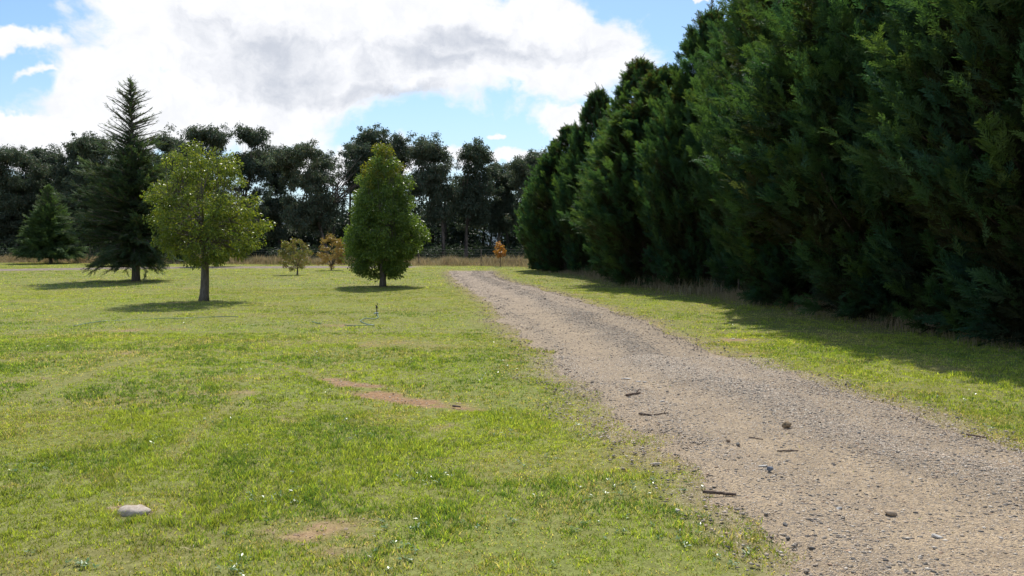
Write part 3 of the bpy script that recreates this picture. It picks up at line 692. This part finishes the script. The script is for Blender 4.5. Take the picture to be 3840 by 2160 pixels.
def broad_tree(name, label, cat, px, base_dy, prof, y_=None, depth=1.0, nclump=150, cr=.3, nleaf=220, L=.075, Wd=.036, cols=None, tops=None, r0=.14, r1=.07,
               fork=1.6, k=6, seed=1, trunkmat=None, leafmat=None, droop=.4, group=None, hollow=.35, dens=None):
    """prof: list of (height m, left extent m, right extent m) round the trunk"""
    rng = np.random.default_rng(seed)
    x, y = G(px, base_dy); root = empty(name, (x, y, float(hgt(x, y)))); tag(root, label, cat, group)
    hs = np.array([p[0] for p in prof]); ll = np.array([p[1] for p in prof]); rr = np.array([p[2] for p in prof])
    acc = Acc(); tacc = Acc(); cl = []
    area = np.interp(np.linspace(hs[0], hs[-1], 50), hs, (rr + ll)**2); cdf = np.cumsum(area + .02 * area.max()); cdf /= cdf[-1]
    while len(cl) < nclump:
        h = np.interp(rng.uniform(), cdf, np.linspace(hs[0], hs[-1], 50)); a, b = np.interp(h, hs, ll), np.interp(h, hs, rr)
        c0 = (b - a) / 2; hw = (a + b) / 2; t = rng.uniform(0, 2 * pi); q = rng.uniform(hollow, 1)**.6
        hw2 = max(hw - cr * .55, .05) * (.84 + .30 * float(fbm(t * 1.3 + seed, h * 1.6, seed, 2)))
        cl.append([c0 + cos(t) * hw2 * q, sin(t) * hw2 * q * depth, h])
    for c in cl:
        s = rng.uniform(.6, 1.3); cc = cols if (tops is None or c[2] < tops[0] + rng.normal(0, .35)) else tops[1]
        leafy_clump(rng, acc, np.array(c), np.array([cr, cr, cr * .8]) * s, int(nleaf * s * s), L, Wd, cc, None, droop)
    limb_tree(rng, tacc, (0, 0, -.05), (0.03, 0, fork), cl, k, r0, r1)
    acc.build('crown', leafmat or M_BROAD, root); tacc.build('trunk', trunkmat or M_BARK, root, True)
    return root

OL = [[.13, .19, .045], [.18, .24, .05], [.09, .14, .035], [.25, .27, .055]]
broad_tree('kurrajong_tree', 'round yellow-green tree with a bottle shaped grey trunk in the left lawn', 'tree', 512, 757,
           [(1.05, .7, .5), (1.2, .95, 1.25), (1.5, 1.2, 1.6), (2.13, 1.5, 1.85), (2.78, 1.55, 1.6), (3.2, 1.42, 1.35), (3.64, 1.25, 1.15), (4.05, .75, .98), (4.3, .42, .55), (4.42, .15, .25)],
           nclump=330, cr=.20, nleaf=72, L=.085, Wd=.036, cols=OL, r0=.125, r1=.075, fork=1.75, k=9, seed=301, droop=.6, hollow=.15)
PY = [[.12, .20, .055], [.18, .26, .06], [.075, .14, .045]]
broad_tree('pyramid_tree', 'dense egg shaped tree with a yellow-green tip left of the driveway', 'tree', 963, 720,
           [(.38, .35, .5), (.5, 1.0, .85), (.8, 1.3, 1.05), (1.3, 1.5, 1.3), (1.8, 1.65, 1.65), (2.33, 1.38, 1.52), (2.8, 1.18, 1.30), (3.5, 1.0, 1.14), (4.0, .90, .98), (4.4, .74, .78), (4.95, .42, .40), (5.3, .16, .16)],
           nclump=400, cr=.24, nleaf=150, L=.085, Wd=.042, cols=PY, tops=(4.25, [[.17, .20, .03], [.23, .22, .035], [.10, .15, .03]]), r0=.12, r1=.09, fork=2.3, k=10, seed=302, hollow=.25)
broad_tree('sapling', 'small green weeping sapling left of the egg shaped tree', 'sapling', 748, 692,
           [(.2, .6, .1), (.5, 1.0, .6), (1.1, .95, .9), (1.5, .75, .8), (1.85, .4, .45), (1.95, .1, .1)], nclump=60, cr=.16, nleaf=60, L=.11, Wd=.032,
           cols=[[.17, .21, .08], [.22, .23, .09], [.26, .17, .09]], r0=.05, r1=.03, fork=.35, k=6, seed=303, droop=.9, trunkmat=M_GUMBARK)
broad_tree('sapling', 'small sapling with orange-brown leaves tucked left of the egg shaped tree', 'sapling', 833, 680,
           [(.2, .6, .5), (.6, .95, .9), (1.2, 1.0, .95), (1.7, .8, .75), (2.05, .3, .3)], nclump=62, cr=.16, nleaf=55, L=.11, Wd=.038,
           cols=[[.32, .19, .09], [.26, .19, .08], [.18, .19, .07], [.36, .24, .12]], r0=.05, r1=.03, fork=.2, k=7, seed=304, droop=.7, trunkmat=M_GUMBARK)
broad_tree('sapling', 'thin little sapling with sparse orange leaves past the driveway end', 'sapling', 1258, 671,
           [(.6, .2, .2), (.9, .38, .4), (1.3, .40, .42), (1.6, .30, .3), (1.75, .1, .1)], nclump=22, cr=.13, nleaf=26, L=.13, Wd=.07,
           cols=[[.42, .19, .05], [.34, .13, .04], [.45, .26, .08]], r0=.03, r1=.02, fork=.7, k=4, seed=305, droop=.5, trunkmat=M_GUMBARK)
broad_tree('lawn_tree', 'green tree half hidden behind the round kurrajong', 'tree', 545, 671,
           [(.6, .6, .6), (1.2, 1.6, 1.8), (2.2, 2.0, 2.1), (3.2, 1.5, 1.5), (4.0, .5, .5)], nclump=80, cr=.42, nleaf=110, L=.15, Wd=.07, cols=PY, r0=.13, r1=.08, fork=1.3, k=6, seed=306)
broad_tree('bush', 'low dark green bush behind the cedar and kurrajong', 'bush', 468, 662,
           [(.1, 1.1, .9), (.8, 1.4, 1.2), (1.8, 1.3, 1.1), (2.6, .8, .7), (3.0, .2, .2)], nclump=80, cr=.4, nleaf=110, L=.15, Wd=.07, cols=[[.05, .09, .025], [.07, .11, .03]], r0=.1, r1=.06, fork=.6, k=6, seed=307)

# ------------------------------------------------------------------ cedars
def needle_tpl(rng, n=16):
    A = []
    for i in range(n):
        t = (i + .5) / n; p = np.array([0, t * .95, 0.0]); sd = 1 if i % 2 else -1
        an = rng.uniform(.5, 1.1); d = norm(np.array([sd * sin(an), cos(an), rng.uniform(-.1, .5)])); L = .32 * (1 - .55 * t) * rng.uniform(.7, 1.2)
        b = norm(np.cross(d, np.array([0, 0, 1.0]) + rng.normal(0, .5, 3))) * .035; mid = p + d * L * .5
        A.append([p, mid - b, p + d * L, mid + b])
    p = np.array([0, 0, 0.0]); A.append([p, [-.022, .5, 0], [0, 1.1, .04], [.022, .5, 0]])
    V = np.array([np.array(q, float) for q in A]).reshape(-1, 3); return V, np.arange(len(V)).reshape(-1, 4)
def cedar(name, label, px, base_dy, H, prof, nb, seed, cols, spray=.36, up_low=-.10, up_top=.75, ns=26, trunk=.16, zlow=.6, top_thin=.62, group=None, thinner=0.0, wild=.2):
    rng = np.random.default_rng(seed); x, y = G(px, base_dy); root = empty(name, (x, y, float(hgt(x, y)))); tag(root, label, 'conifer', group)
    acc = Acc(); tacc = Acc(); tpls = [needle_tpl(rng) for _ in range(3)]
    hs = [p[0] for p in prof]; rl = [p[1] for p in prof]; rr = [p[2] for p in prof]
    u = (np.arange(nb) + rng.uniform(0, 1, nb)) / nb; z0 = zlow + (H * .985 - zlow) * u**1.02
    th = np.arange(nb) * 2.399 + rng.normal(0, .35, nb)
    rad = np.where(np.cos(th) < 0, np.interp(z0 / H, hs, rl), np.interp(z0 / H, hs, rr))
    L = rad * rng.uniform(.52, 1.14, nb) * np.where(rng.uniform(0, 1, nb) < thinner * (z0 / H > .55), .45, 1)
    L = L * np.where((rng.uniform(0, 1, nb) < thinner * .9) & (z0 / H > .60), .18, 1)
    for b in range(nb):
        f = z0[b] / H; upd = np.interp(f, [0, .45, 1], [up_low, .25, up_top]) + rng.normal(0, .08)
        d = np.array([cos(th[b]), sin(th[b]), 0]); s = np.array([0, 0, z0[b] - max(upd, 0) * L[b] * .45]); s[2] = max(s[2], .45)
        e = s + d * L[b] + np.array([0, 0, upd * L[b]]); e[2] = max(e[2], .3); ctrl = s + d * L[b] * .5 + np.array([0, 0, upd * L[b] * .35 + .05]) + rng.normal(0, .10 * L[b], 3)
        if f < .2: ctrl[2] += .15 * L[b]; e[2] = max(e[2] - .1 * L[b], .28)
        tube(tacc, bez(s, ctrl, e, 6), np.linspace(.03 + .012 * L[b], .006, 6), 5, False)
        dens_ = ns * L[b] / 1.6 * (1.0 if f < top_thin else .62); n = max(4, int(dens_))
        t = rng.uniform(.12 if f < .6 else .1, 1.0, n)**.85; t3 = t[:, None]
        P = (1 - t3)**2 * s + 2 * t3 * (1 - t3) * ctrl + t3**2 * e; D = norm(2 * (1 - t3) * (ctrl - s) + 2 * t3 * (e - ctrl))
        sd = np.where(rng.uniform(0, 1, n) < .5, -1, 1)[:, None]; side = norm(np.cross(D, [0, 0, 1.0])) * sd
        fan = rng.uniform(.15, 1.15, n)[:, None] * (1.05 - t3 * .8)
        F = D + side * fan + rng.normal(0, wild, (n, 3)) + np.array([0, 0, .12 if f > .5 else -.06])
        P = P + side * (L[b] * .16 * rng.uniform(0, 1, n)[:, None] * (1.05 - t3)) + rng.normal(0, .03, (n, 3))
        sc = spray * rng.uniform(.7, 1.3, n) * (1.1 - .3 * t) * (1 if f < .7 else .6); cc = pal(rng, n, cols, None, .2)
        q = tpls[b % 3]; scatter(acc, q[0], q[1], P, F, np.array([0, 0, 1.0]) + rng.normal(0, .25, (n, 3)), sc, cc)
    tube(tacc, np.array([[0, 0, -.1], [0, 0, .3], [.01, 0, H * .5], [0, 0, H]]), [trunk * 1.15, trunk, trunk * .55, .01], 12, wob=.04, rng=rng)
    n = 10; t = rng.uniform(.93, 1.0, n); scatter(acc, *tpls[0], np.stack([0 * t, 0 * t, t * H], 1), np.tile([0, 0, 1.0], (n, 1)) + rng.normal(0, .3, (n, 3)), rdir(rng, n), .20, pal(rng, n, cols))
    acc.build('crown', M_NEEDLE, root); tacc.build('trunk', M_DARKBARK if trunk > 1 else M_BARK, root, True); return root
CE = [[.075, .125, .075], [.095, .15, .085], [.055, .095, .062], [.12, .14, .07]]
cedar('cedar_tree', 'tall pointed blue-green cedar rising above the other lawn trees', 342, 707, 8.35,
      [(0, 1.3, 1.1), (.08, 1.75, 1.4), (.2, 2.4, 1.8), (.4, 2.5, 1.8), (.55, 1.85, 1.45), (.64, 1.3, 1.15), (.75, 1.25, 1.1), (.88, .85, .85), (.95, .4, .4), (1, .06, .06)], 640, 401, CE, ns=46, up_top=.62, top_thin=.6, thinner=.45, spray=.31, wild=.30)
cedar('conifer_tree', 'small bushy light green conifer by the left fence', 128, 663, 5.9,
      [(0, 2.1, 2.2), (.1, 2.4, 2.4), (.3, 1.9, 1.9), (.5, 1.45, 1.45), (.7, .95, 1.0), (.85, .6, .6), (1, .05, .05)], 560, 402,
      [[.08, .14, .062], [.105, .165, .07], [.06, .11, .055], [.13, .18, .075]], spray=.48, ns=40, zlow=.12, up_low=.2, up_top=.9, trunk=.12)

# ------------------------------------------------------------------ eucalypts behind the fence
GU = [[.095, .13, .092], [.115, .145, .10], [.072, .105, .078], [.14, .125, .085]]
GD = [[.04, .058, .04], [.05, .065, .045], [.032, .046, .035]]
EUC = [  # centre px, top px, half width px, distance, crown low fraction, lean, label
    (-60, 372, 80, 82, .30, .3, None),
    (38, 376, 78, 80, .22, .2, 'leftmost eucalypt, a broad dark dome above the left fence post'),
    (112, 374, 52, 84, .25, -.2, 'narrow eucalypt between the leftmost dome and the small conifer'),
    (178, 352, 50, 80, .30, .2, 'eucalypt rising behind the tip of the small conifer'),
    (240, 344, 60, 77, .35, -.5, 'eucalypt with a leaning crown just left of the pointed cedar'),
    (335, 372, 60, 82, .30, .2, 'eucalypt mostly hidden behind the pointed cedar'),
    (428, 342, 45, 80, .45, .3, 'eucalypt showing just right of the pointed cedar'),
    (515, 320, 66, 76, .50, -.3, 'tall flat topped eucalypt above the round kurrajong'),
    (624, 326, 46, 78, .40, .5, 'eucalypt with drooping clumps above the right shoulder of the kurrajong'),
    (694, 398, 34, 84, .30, -.2, 'short eucalypt in the dip right of the kurrajong'),
    (775, 364, 92, 72, .36, -1.2, 'wide eucalypt with a slanting reddish trunk and dead limbs, above the saplings'),
    (945, 322, 92, 76, .60, .8, 'tallest umbrella shaped eucalypt behind the egg shaped tree'),
    (1090, 350, 60, 75, .45, -.7, 'eucalypt with a rounded top just right of the egg shaped tree'),
    (1190, 368, 52, 77, .38, .5, 'eucalypt with an open lacy crown behind the driveway end'),
    (1262, 402, 40, 82, .40, .3, 'lower eucalypt above the thin orange sapling'),
    (1338, 377, 48, 76, .45, -.3, 'eucalypt touching the end of the cypress row'),
    (1425, 392, 60, 84, .30, .3, None)]
def eucalypt(i, px, top, hw, dist, low, lean, label):
    rng = np.random.default_rng(900 + i)
    x, H = at(px, top, dist); Rw = hw * K / FP * dist; root = empty('eucalypt_tree', (x, dist, 0.0))
    tag(root, label or ('eucalypt standing off the ' + ('left' if px < 0 else 'right') + ' end of the far row'), 'eucalypt', 'eucalypts behind the far fence')
    acc = Acc(); tacc = Acc(); cl = []; nc = int(26 + Rw * 11)
    nd = int(5 + Rw * 2.2); domes = []
    for q in range(nd):                               # sub-crowns, each a small dome
        lvl = (q + .5) / nd; t = rng.uniform(-1, 1); dr = rng.uniform(.9, 1.5) * (.55 + .16 * Rw)
        zt = H * (1 - .12 * t * t) - dr * .25 if lvl > .5 else H * (low + (1 - low) * rng.uniform(.15, .75))
        wf = .95 if lvl > .5 else .8
        domes.append((t * (Rw - dr * .6) * wf + lean * (zt / H - .5), rng.normal(0, 1.1), zt, dr))
    for q in range(nc + 8):
        dx_, dy_, dz_, dr = domes[q % nd]; d_ = rdir(rng, 1)[0]; rr = rng.uniform(.25, 1) ** .5
        cl.append([dx_ + d_[0] * dr * rr, dy_ + d_[1] * dr * rr, dz_ - .35 * dr + abs(d_[2]) * dr * .55 * rr - rng.uniform(0, .5)])
    for q in range(int(nc * (1.3 if px < 300 else .8))):                    # looser foliage between and below the domes
        t = rng.uniform(0, 2 * pi); rr = rng.uniform(0, 1)**.5; zz = H * (low * .75 + (.86 - low * .75) * rng.uniform(0, 1)); wf = np.interp(zz / H, [low * .75, .55, .86], [.55, .95, .9])
        cl.append([cos(t) * rr * Rw * wf * .9 + lean * (zz / H - .5), sin(t) * rr * min(Rw, 3) * .9, zz])
    for c in cl:
        s = rng.uniform(.45, .95)
        leafy_clump(rng, acc, np.array(c), np.array([1.05, 1.05, .6]) * s, int(240 * s), .27, .085, GU, None, .75, .6)
        for w2 in range(3):   # hanging sub-clumps
            leafy_clump(rng, acc, np.array(c) + rng.normal(0, .75, 3) * [s, s, .5], np.array([.5, .5, .42]) * s, int(80 * s), .25, .08, GU, None, .9, .7)
    fork = (-lean * .5 + rng.normal(0, .3), rng.normal(0, .3), H * rng.uniform(.28, .42))
    limb_tree(rng, tacc, (-lean * 1.4, 0, -.1), fork, cl, 6, .19, .12, 6, sides=6)
    if 'dead limbs' in (label or ''):
        for q in range(7):
            a = np.array([1.0, -.5, 3.6 + q * .2]); e = np.array([rng.uniform(3.3, 5.0), rng.normal(-.5, .6), rng.uniform(6, 8.6)])
            tube(tacc, bez(a, (a + e) / 2 + rng.normal(0, .5, 3), e, 8), np.linspace(.09, .015, 8), 5, False)
            for r_ in range(2):
                m_ = (a + e) / 2 + rng.normal(0, .1, 3); e2 = e + rng.normal(0, .9, 3); tube(tacc, bez(m_, (m_ + e2) / 2 + rng.normal(0, .3, 3), e2, 6), np.linspace(.05, .012, 6), 4, False)
    acc.build('crown', M_GUM, root); tacc.build('trunk', M_GUMBARK, root, True)
for i, e in enumerate(EUC): eucalypt(i, *e)

# dark wood filling the space behind the front row
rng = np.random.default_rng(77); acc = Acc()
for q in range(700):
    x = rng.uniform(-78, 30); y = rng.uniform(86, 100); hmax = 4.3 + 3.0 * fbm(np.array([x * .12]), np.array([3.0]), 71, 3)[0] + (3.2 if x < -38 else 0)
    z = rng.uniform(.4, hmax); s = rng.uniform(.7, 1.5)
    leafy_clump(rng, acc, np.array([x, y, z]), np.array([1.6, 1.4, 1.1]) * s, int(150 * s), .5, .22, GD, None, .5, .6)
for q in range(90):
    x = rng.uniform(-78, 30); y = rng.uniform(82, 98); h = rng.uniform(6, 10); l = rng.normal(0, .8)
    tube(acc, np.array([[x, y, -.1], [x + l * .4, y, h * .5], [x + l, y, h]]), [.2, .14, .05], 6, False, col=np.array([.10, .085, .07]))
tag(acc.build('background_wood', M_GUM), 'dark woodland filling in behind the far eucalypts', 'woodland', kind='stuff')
rng = np.random.default_rng(78); acc = Acc()
for q in range(330):
    x = rng.uniform(-60, 20); y = rng.uniform(72, 84); s = rng.uniform(.5, 1.1); 
    leafy_clump(rng, acc, np.array([x, y, .7 * s]), np.array([1.1, 1.0, .8]) * s, int(150 * s), .3, .12, GD + [[.05, .075, .03]], None, .2, .6)
tag(acc.build('undergrowth', M_GUM), 'low dark scrub on the ground below the eucalypts', 'scrub', kind='stuff')

# hills
xs = np.linspace(-900, 900, 160); hz = 14 + 16 * fbm(xs * .006, xs * 0, 9, 4); V = []
rows = [(520, 0.0), (600, .55), (700, 1.0), (900, 1.2)]
for (yy_, f) in rows: V.append(np.stack([xs, np.full_like(xs, yy_), hz * f - (1 if f == 0 else 0)], 1))
idx = np.arange(160 * 4).reshape(4, 160); Q = np.stack([idx[:-1, :-1], idx[:-1, 1:], idx[1:, 1:], idx[1:, :-1]], -1).reshape(-1, 4)
tag(make_mesh('hills', np.concatenate(V), Q, None, M_HILL, None, None, True), 'low haze-coloured blue-green hills on the horizon', kind='structure')

# ------------------------------------------------------------------ fences
def fence(name, label, pts, spacing, h, nw, seed, thick=.035, wire=.004, brace=None, group=None):
    rng = np.random.default_rng(seed); p0 = pts[0]; root = empty(name, (p0[0], p0[1], 0)); tag(root, label, 'fence', group)
    P = np.array(pts, float); L = np.r_[0, np.cumsum(np.hypot(*np.diff(P, axis=0).T))]; s = np.arange(0, L[-1], spacing)
    xs_ = np.interp(s, L, P[:, 0]) - p0[0]; ys_ = np.interp(s, L, P[:, 1]) - p0[1]; tops = []
    for i, (x, y) in enumerate(zip(xs_, ys_)):
        a = Acc(); l = rng.normal(0, .02, 2); hh = h * rng.uniform(.95, 1.05); t_ = thick * (1.9 if i % 8 == 0 else 1)
        tube(a, np.array([[x, y, -.1], [x + l[0] * .5, y + l[1] * .5, hh * .5], [x + l[0], y + l[1], hh]]), [t_ * 1.05, t_, t_ * .95], 8, wob=.06, rng=rng)
        a.build('post', M_POST, root, True)
    if brace:
        a = Acc(); tube(a, np.array([brace[0], brace[1]]) - np.array([p0[0], p0[1], 0]), .045, 8); a.build('brace', M_POST, root, True)
    for k in range(nw):
        z = h * (.18 + .76 * k / (nw - 1)); a = Acc(); pp = []
        for i in range(len(s) - 1):
            for f in (0, .5): pp.append([xs_[i] * (1 - f) + xs_[i + 1] * f, ys_[i] * (1 - f) + ys_[i + 1] * f, z - (.015 if f else 0)])
        pp.append([xs_[-1], ys_[-1], z]); pp = np.array(pp); pp[:, 1] -= thick
        tube(a, pp, wire, 4, False); a.build('wire', M_WIRE, root, True)
farpts = [(CORNER[0], CORNER[1]), (-20, fence_far_y(-20)), FAR_L]
bx, by = G(68, 632)[0] * 0, 0
xb, _ = at(45, 655, fence_far_y(-41)); xb2, _ = at(72, 630, fence_far_y(-40))
fence('wire_fence', 'long wire fence with thin posts across the far side of the lawn', farpts, 4.6, 1.2, 6, 5, .035, .0035,
      brace=((xb, fence_far_y(xb), .05), (xb2, fence_far_y(xb2), .9)))
fence('wire_fence', 'wire fence with dark posts running under the cypresses', [(FX(3) + .0, 3), (FX(30), 30), CORNER], 3.4, 1.15, 5, 6, .03, .004)

# ------------------------------------------------------------------ small things
def rock(name, label, dx, dy, size, c1, c2, seed, cat='stone', group=None, rz=0, sink=.25, chips=12, box=.8):
    rng = np.random.default_rng(seed); x, y = G(dx, dy)
    nu, nv = 16, 10; u, v = np.meshgrid(np.arange(nu) * 2 * pi / nu, np.linspace(.15, pi - .15, nv))
    P = np.stack([np.sin(v) * np.cos(u), np.sin(v) * np.sin(u), np.cos(v)], -1).reshape(-1, 3)
    P = np.sign(P) * np.abs(P)**box
    for q in range(chips):                             # chip facets off
        n = rdir(rng, 1)[0]; d = P @ n; lim = rng.uniform(.45, .8); P = P - np.outer(np.maximum(d - lim, 0), n)
    P += (fbm(P[:, 0] * 2.5 + seed, P[:, 1] * 2.5 + P[:, 2] * 2, seed)[:, None] - .5) * .45 * norm(P)
    P = P * np.array(size) / 2
    i, j = np.meshgrid(np.arange(nv - 1), np.arange(nu), indexing='ij'); j2 = (j + 1) % nu
    Q = np.stack([i * nu + j, (i + 1) * nu + j, (i + 1) * nu + j2, i * nu + j2], -1).reshape(-1, 4)
    V = np.concatenate([P, P[:nu].mean(0)[None], P[-nu:].mean(0)[None]]); k = np.arange(nu); k2 = (k + 1) % nu
    T = np.concatenate([np.stack([k, k2, np.full(nu, nu * nv)], 1), np.stack([(nv - 1) * nu + k2, (nv - 1) * nu + k, np.full(nu, nu * nv + 1)], 1)])
    m_ = solid_mat('stone_' + str(seed), c1, c2, 25, .85, .5)
    zg = road_z(x, y)
    o = make_mesh(name, V, Q, T, m_, None, None, False, (x, y, zg + size[2] * (.5 - sink))); o.rotation_euler = (0, 0, rz)
    return tag(o, label, cat, group)
rock('rock', 'white rounded rock half sunk in the near lawn, bottom left', 338, 1291, (.22, .15, .085), (.34, .28, .22), (.52, .45, .38), 1, sink=.48, chips=2, box=1.0)
rock('stone', 'largest brown stone standing on the driveway', 1980, 1086, (.105, .07, .075), (.20, .14, .08), (.34, .25, .16), 2, rz=.2, sink=.12)
rock('stone', 'small brown stone left of the largest driveway stone', 1832, 1120, (.042, .035, .034), (.18, .14, .10), (.30, .22, .16), 3, sink=.15)
rock('stone', 'small grey stone beside the small brown one on the driveway', 1856, 1129, (.045, .04, .038), (.10, .10, .09), (.22, .20, .18), 4, sink=.15)
rock('stone', 'blue-grey stone on the driveway right of the dark stick', 1935, 1197, (.060, .04, .044), (.10, .115, .15), (.22, .24, .28), 5, sink=.12)
rock('stone', 'flat pale stone lying just behind the blue-grey stone', 1920, 1183, (.075, .03, .014), (.34, .33, .31), (.50, .48, .45), 6, sink=.1)
for i, (dx, dy, s_, lb) in enumerate([(1575, 958, .13, 'longest pale slate flake on the left of the driveway'), (1605, 965, .09, 'pale slate flake right of the longest flake'), (1622, 967, .07, 'pale slate flake at the right end of the flake cluster'),
                                      (1667, 1018, .08, 'single pale flat stone on the driveway right of the forked stick'), (1845, 852, .10, 'left of two pale flat stones on the right verge'), (1877, 855, .10, 'right of two pale flat stones on the right verge')]):
    rock('stone', lb, dx, dy, (s_, s_ * .5, .016), (.42, .40, .37), (.60, .57, .53), 10 + i, group=None, rz=.2 * i, sink=.1)
rock('stone', 'pale stone buried at the lawn edge of the driveway', 1650, 1172, (.10, .06, .03), (.45, .38, .30), (.60, .52, .42), 20, sink=.2)
for i, (dx, dy, s_, c, lb) in enumerate([(2357, 1360, .065, 'pale', 'pale grey stone near the bottom right of the driveway'), (2110, 1292, .05, 'pale', 'small whitish stone in the lower driveway'), (1975, 1330, .05, 'grey', 'grey stone on the sandy lower part of the driveway'),
                                      (2240, 1302, .10, 'tan', 'sandy lump of stone in the lower middle of the driveway'), (2160, 1105, .05, 'grey', 'small dark stone right of the largest brown stone'), (1535, 992, .03, 'grey', 'tiny dark stone above the forked stick'), (1370, 757, .12, 'dark', 'dark stone on the far part of the driveway')]):
    cc = {'pale': ((.40, .38, .35), (.58, .55, .5)), 'grey': ((.09, .09, .09), (.2, .19, .18)), 'tan': ((.32, .24, .16), (.44, .34, .24)), 'dark': ((.06, .055, .05), (.14, .12, .1))}[c]
    rock('stone', lb, dx, dy, (s_, s_ * .7, s_ * .5), cc[0], cc[1], 30 + i, rz=i, sink=.34)

def stick(label, p0, p1, r, seed, z=.03, fork=False, flat=False):
    rng = np.random.default_rng(seed); a = np.array([*G(*p0), 0.0]); b = np.array([*G(*p1), 0.0]); o0 = a.copy()
    n = 8; P = a + (b - a) * np.linspace(0, 1, n)[:, None] - o0; L = np.linalg.norm(b - a)
    P[1:-1] += rng.normal(0, .02 * L, (n - 2, 3)) * [1, 1, .3]; P[:, 2] += r
    acc = Acc(); tube(acc, P, r * np.linspace(1.05, .7, n) * rng.uniform(.85, 1.1, n), 8, wob=.12, rng=rng)
    if fork: tube(acc, np.array([P[5], P[5] + (P[7] - P[5]) * .6 + [0, .03, .02], P[5] + (P[7] - P[5]) * 1.0 + [.01, .06, .035]]), [r * .7, r * .6, r * .3], 6)
    o = acc.build('stick', M_WOOD, None, True, (a[0], a[1], road_z((a[0] + b[0]) / 2, (a[1] + b[1]) / 2) + (.012 if road_in(a[0], a[1]) < .1 else .001))); return tag(o, label, 'stick')
stick('thick dark stick lying across the lawn edge of the driveway', (1768, 1247), (1852, 1254), .011, 1)
stick('dark forked stick on the left of the driveway below the slate flakes', (1575, 1004), (1610, 997), .012, 2, fork=True)
stick('short dark stick at the lawn edge, left of the single pale stone', (1607, 1052), (1640, 1056), .010, 3)
stick('pale twigs beside the short dark stick at the lawn edge', (1645, 1056), (1680, 1050), .006, 4, fork=True)
stick('thin straight stick in the middle of the driveway', (1955, 1143), (2008, 1142), .006, 5)
stick('reddish stick on the far right of the driveway beside the verge', (2430, 1102), (2482, 1111), .010, 6)
stick('slim curved twig left of the largest brown stone', (1884, 1107), (1920, 1113), .005, 7)
stick('small dark chip of wood at the end of the red soil strip', (1140, 1026), (1158, 1029), .012, 8)

def hose(label, pts, r, seed, lift=.02, jit=.0):
    rng = np.random.default_rng(seed); P = np.array([[*G(*p), 0] for p in pts]); t = np.linspace(0, len(P) - 1, len(P) * 8)
    Pi = np.stack([np.interp(t, np.arange(len(P)), P[:, k]) for k in range(3)], 1)
    for _ in range(3): Pi[1:-1] = (Pi[:-2] + Pi[1:-1] * 2 + Pi[2:]) / 4
    Pi[:, 2] = hgt(Pi[:, 0], Pi[:, 1]) + lift + .012 * np.sin(t * 1.9 + seed); a = Acc(); o0 = Pi[0].copy(); tube(a, Pi - o0, r, 8)
    return a, o0
a, o0 = hose('', [(185, 822), (260, 809), (330, 805), (410, 802), (445, 803), (470, 799), (540, 797), (600, 798)], .007, 1, .012)
tag(a.build('hose', M_HOSE, None, True, o0), 'long thin green hose lying in the grass left of the sprinkler', 'hose')
a, o0 = hose('', [(949, 793), (952, 802), (940, 806), (918, 806), (905, 811), (925, 818), (945, 823), (900, 824), (868, 820)], .009, 2, .022)
tag(a.build('hose', M_HOSE, None, True, o0), 'looping pale green hose leading to the sprinkler', 'hose')
a, o0 = hose('', [(785, 813), (798, 815), (808, 818)], .009, 3, .022)
tag(a.build('hose', M_HOSE, None, True, o0), 'short green hose piece left of the looping hose', 'hose')
sx, sy = G(948, 795); sp = empty('sprinkler', (sx, sy, float(hgt(sx, sy)))); tag(sp, 'small black sprinkler on a spike standing in the lawn', 'sprinkler')
a = Acc(); tube(a, [[0, 0, -.05], [0, 0, .05], [0, 0, .16]], [.008, .012, .012], 8); a.build('spike', M_BLACK, sp, True)
a = Acc(); tube(a, [[0, 0, .16], [0, 0, .19], [0, 0, .20], [0, 0, .225]], [.020, .022, .014, .012], 10)
tube(a, [[0, 0, .21], [.02, 0, .25], [.005, 0, .28]], [.009, .007, .005], 6); tube(a, [[0, 0, .2], [-.03, 0, .215], [-.035, 0, .235]], [.007, .006, .005], 6); a.build('head', M_BLACK, sp, True)
a = Acc(); tube(a, [[-.06, -.02, .035], [-.03, 0, .055], [0, 0, .06], [.045, .0, .045]], [.012, .016, .018, .012], 8); a.build('connector', solid_mat('pale_plastic', (.45, .5, .48), (.6, .65, .6), 20, .4, 0), sp, True)
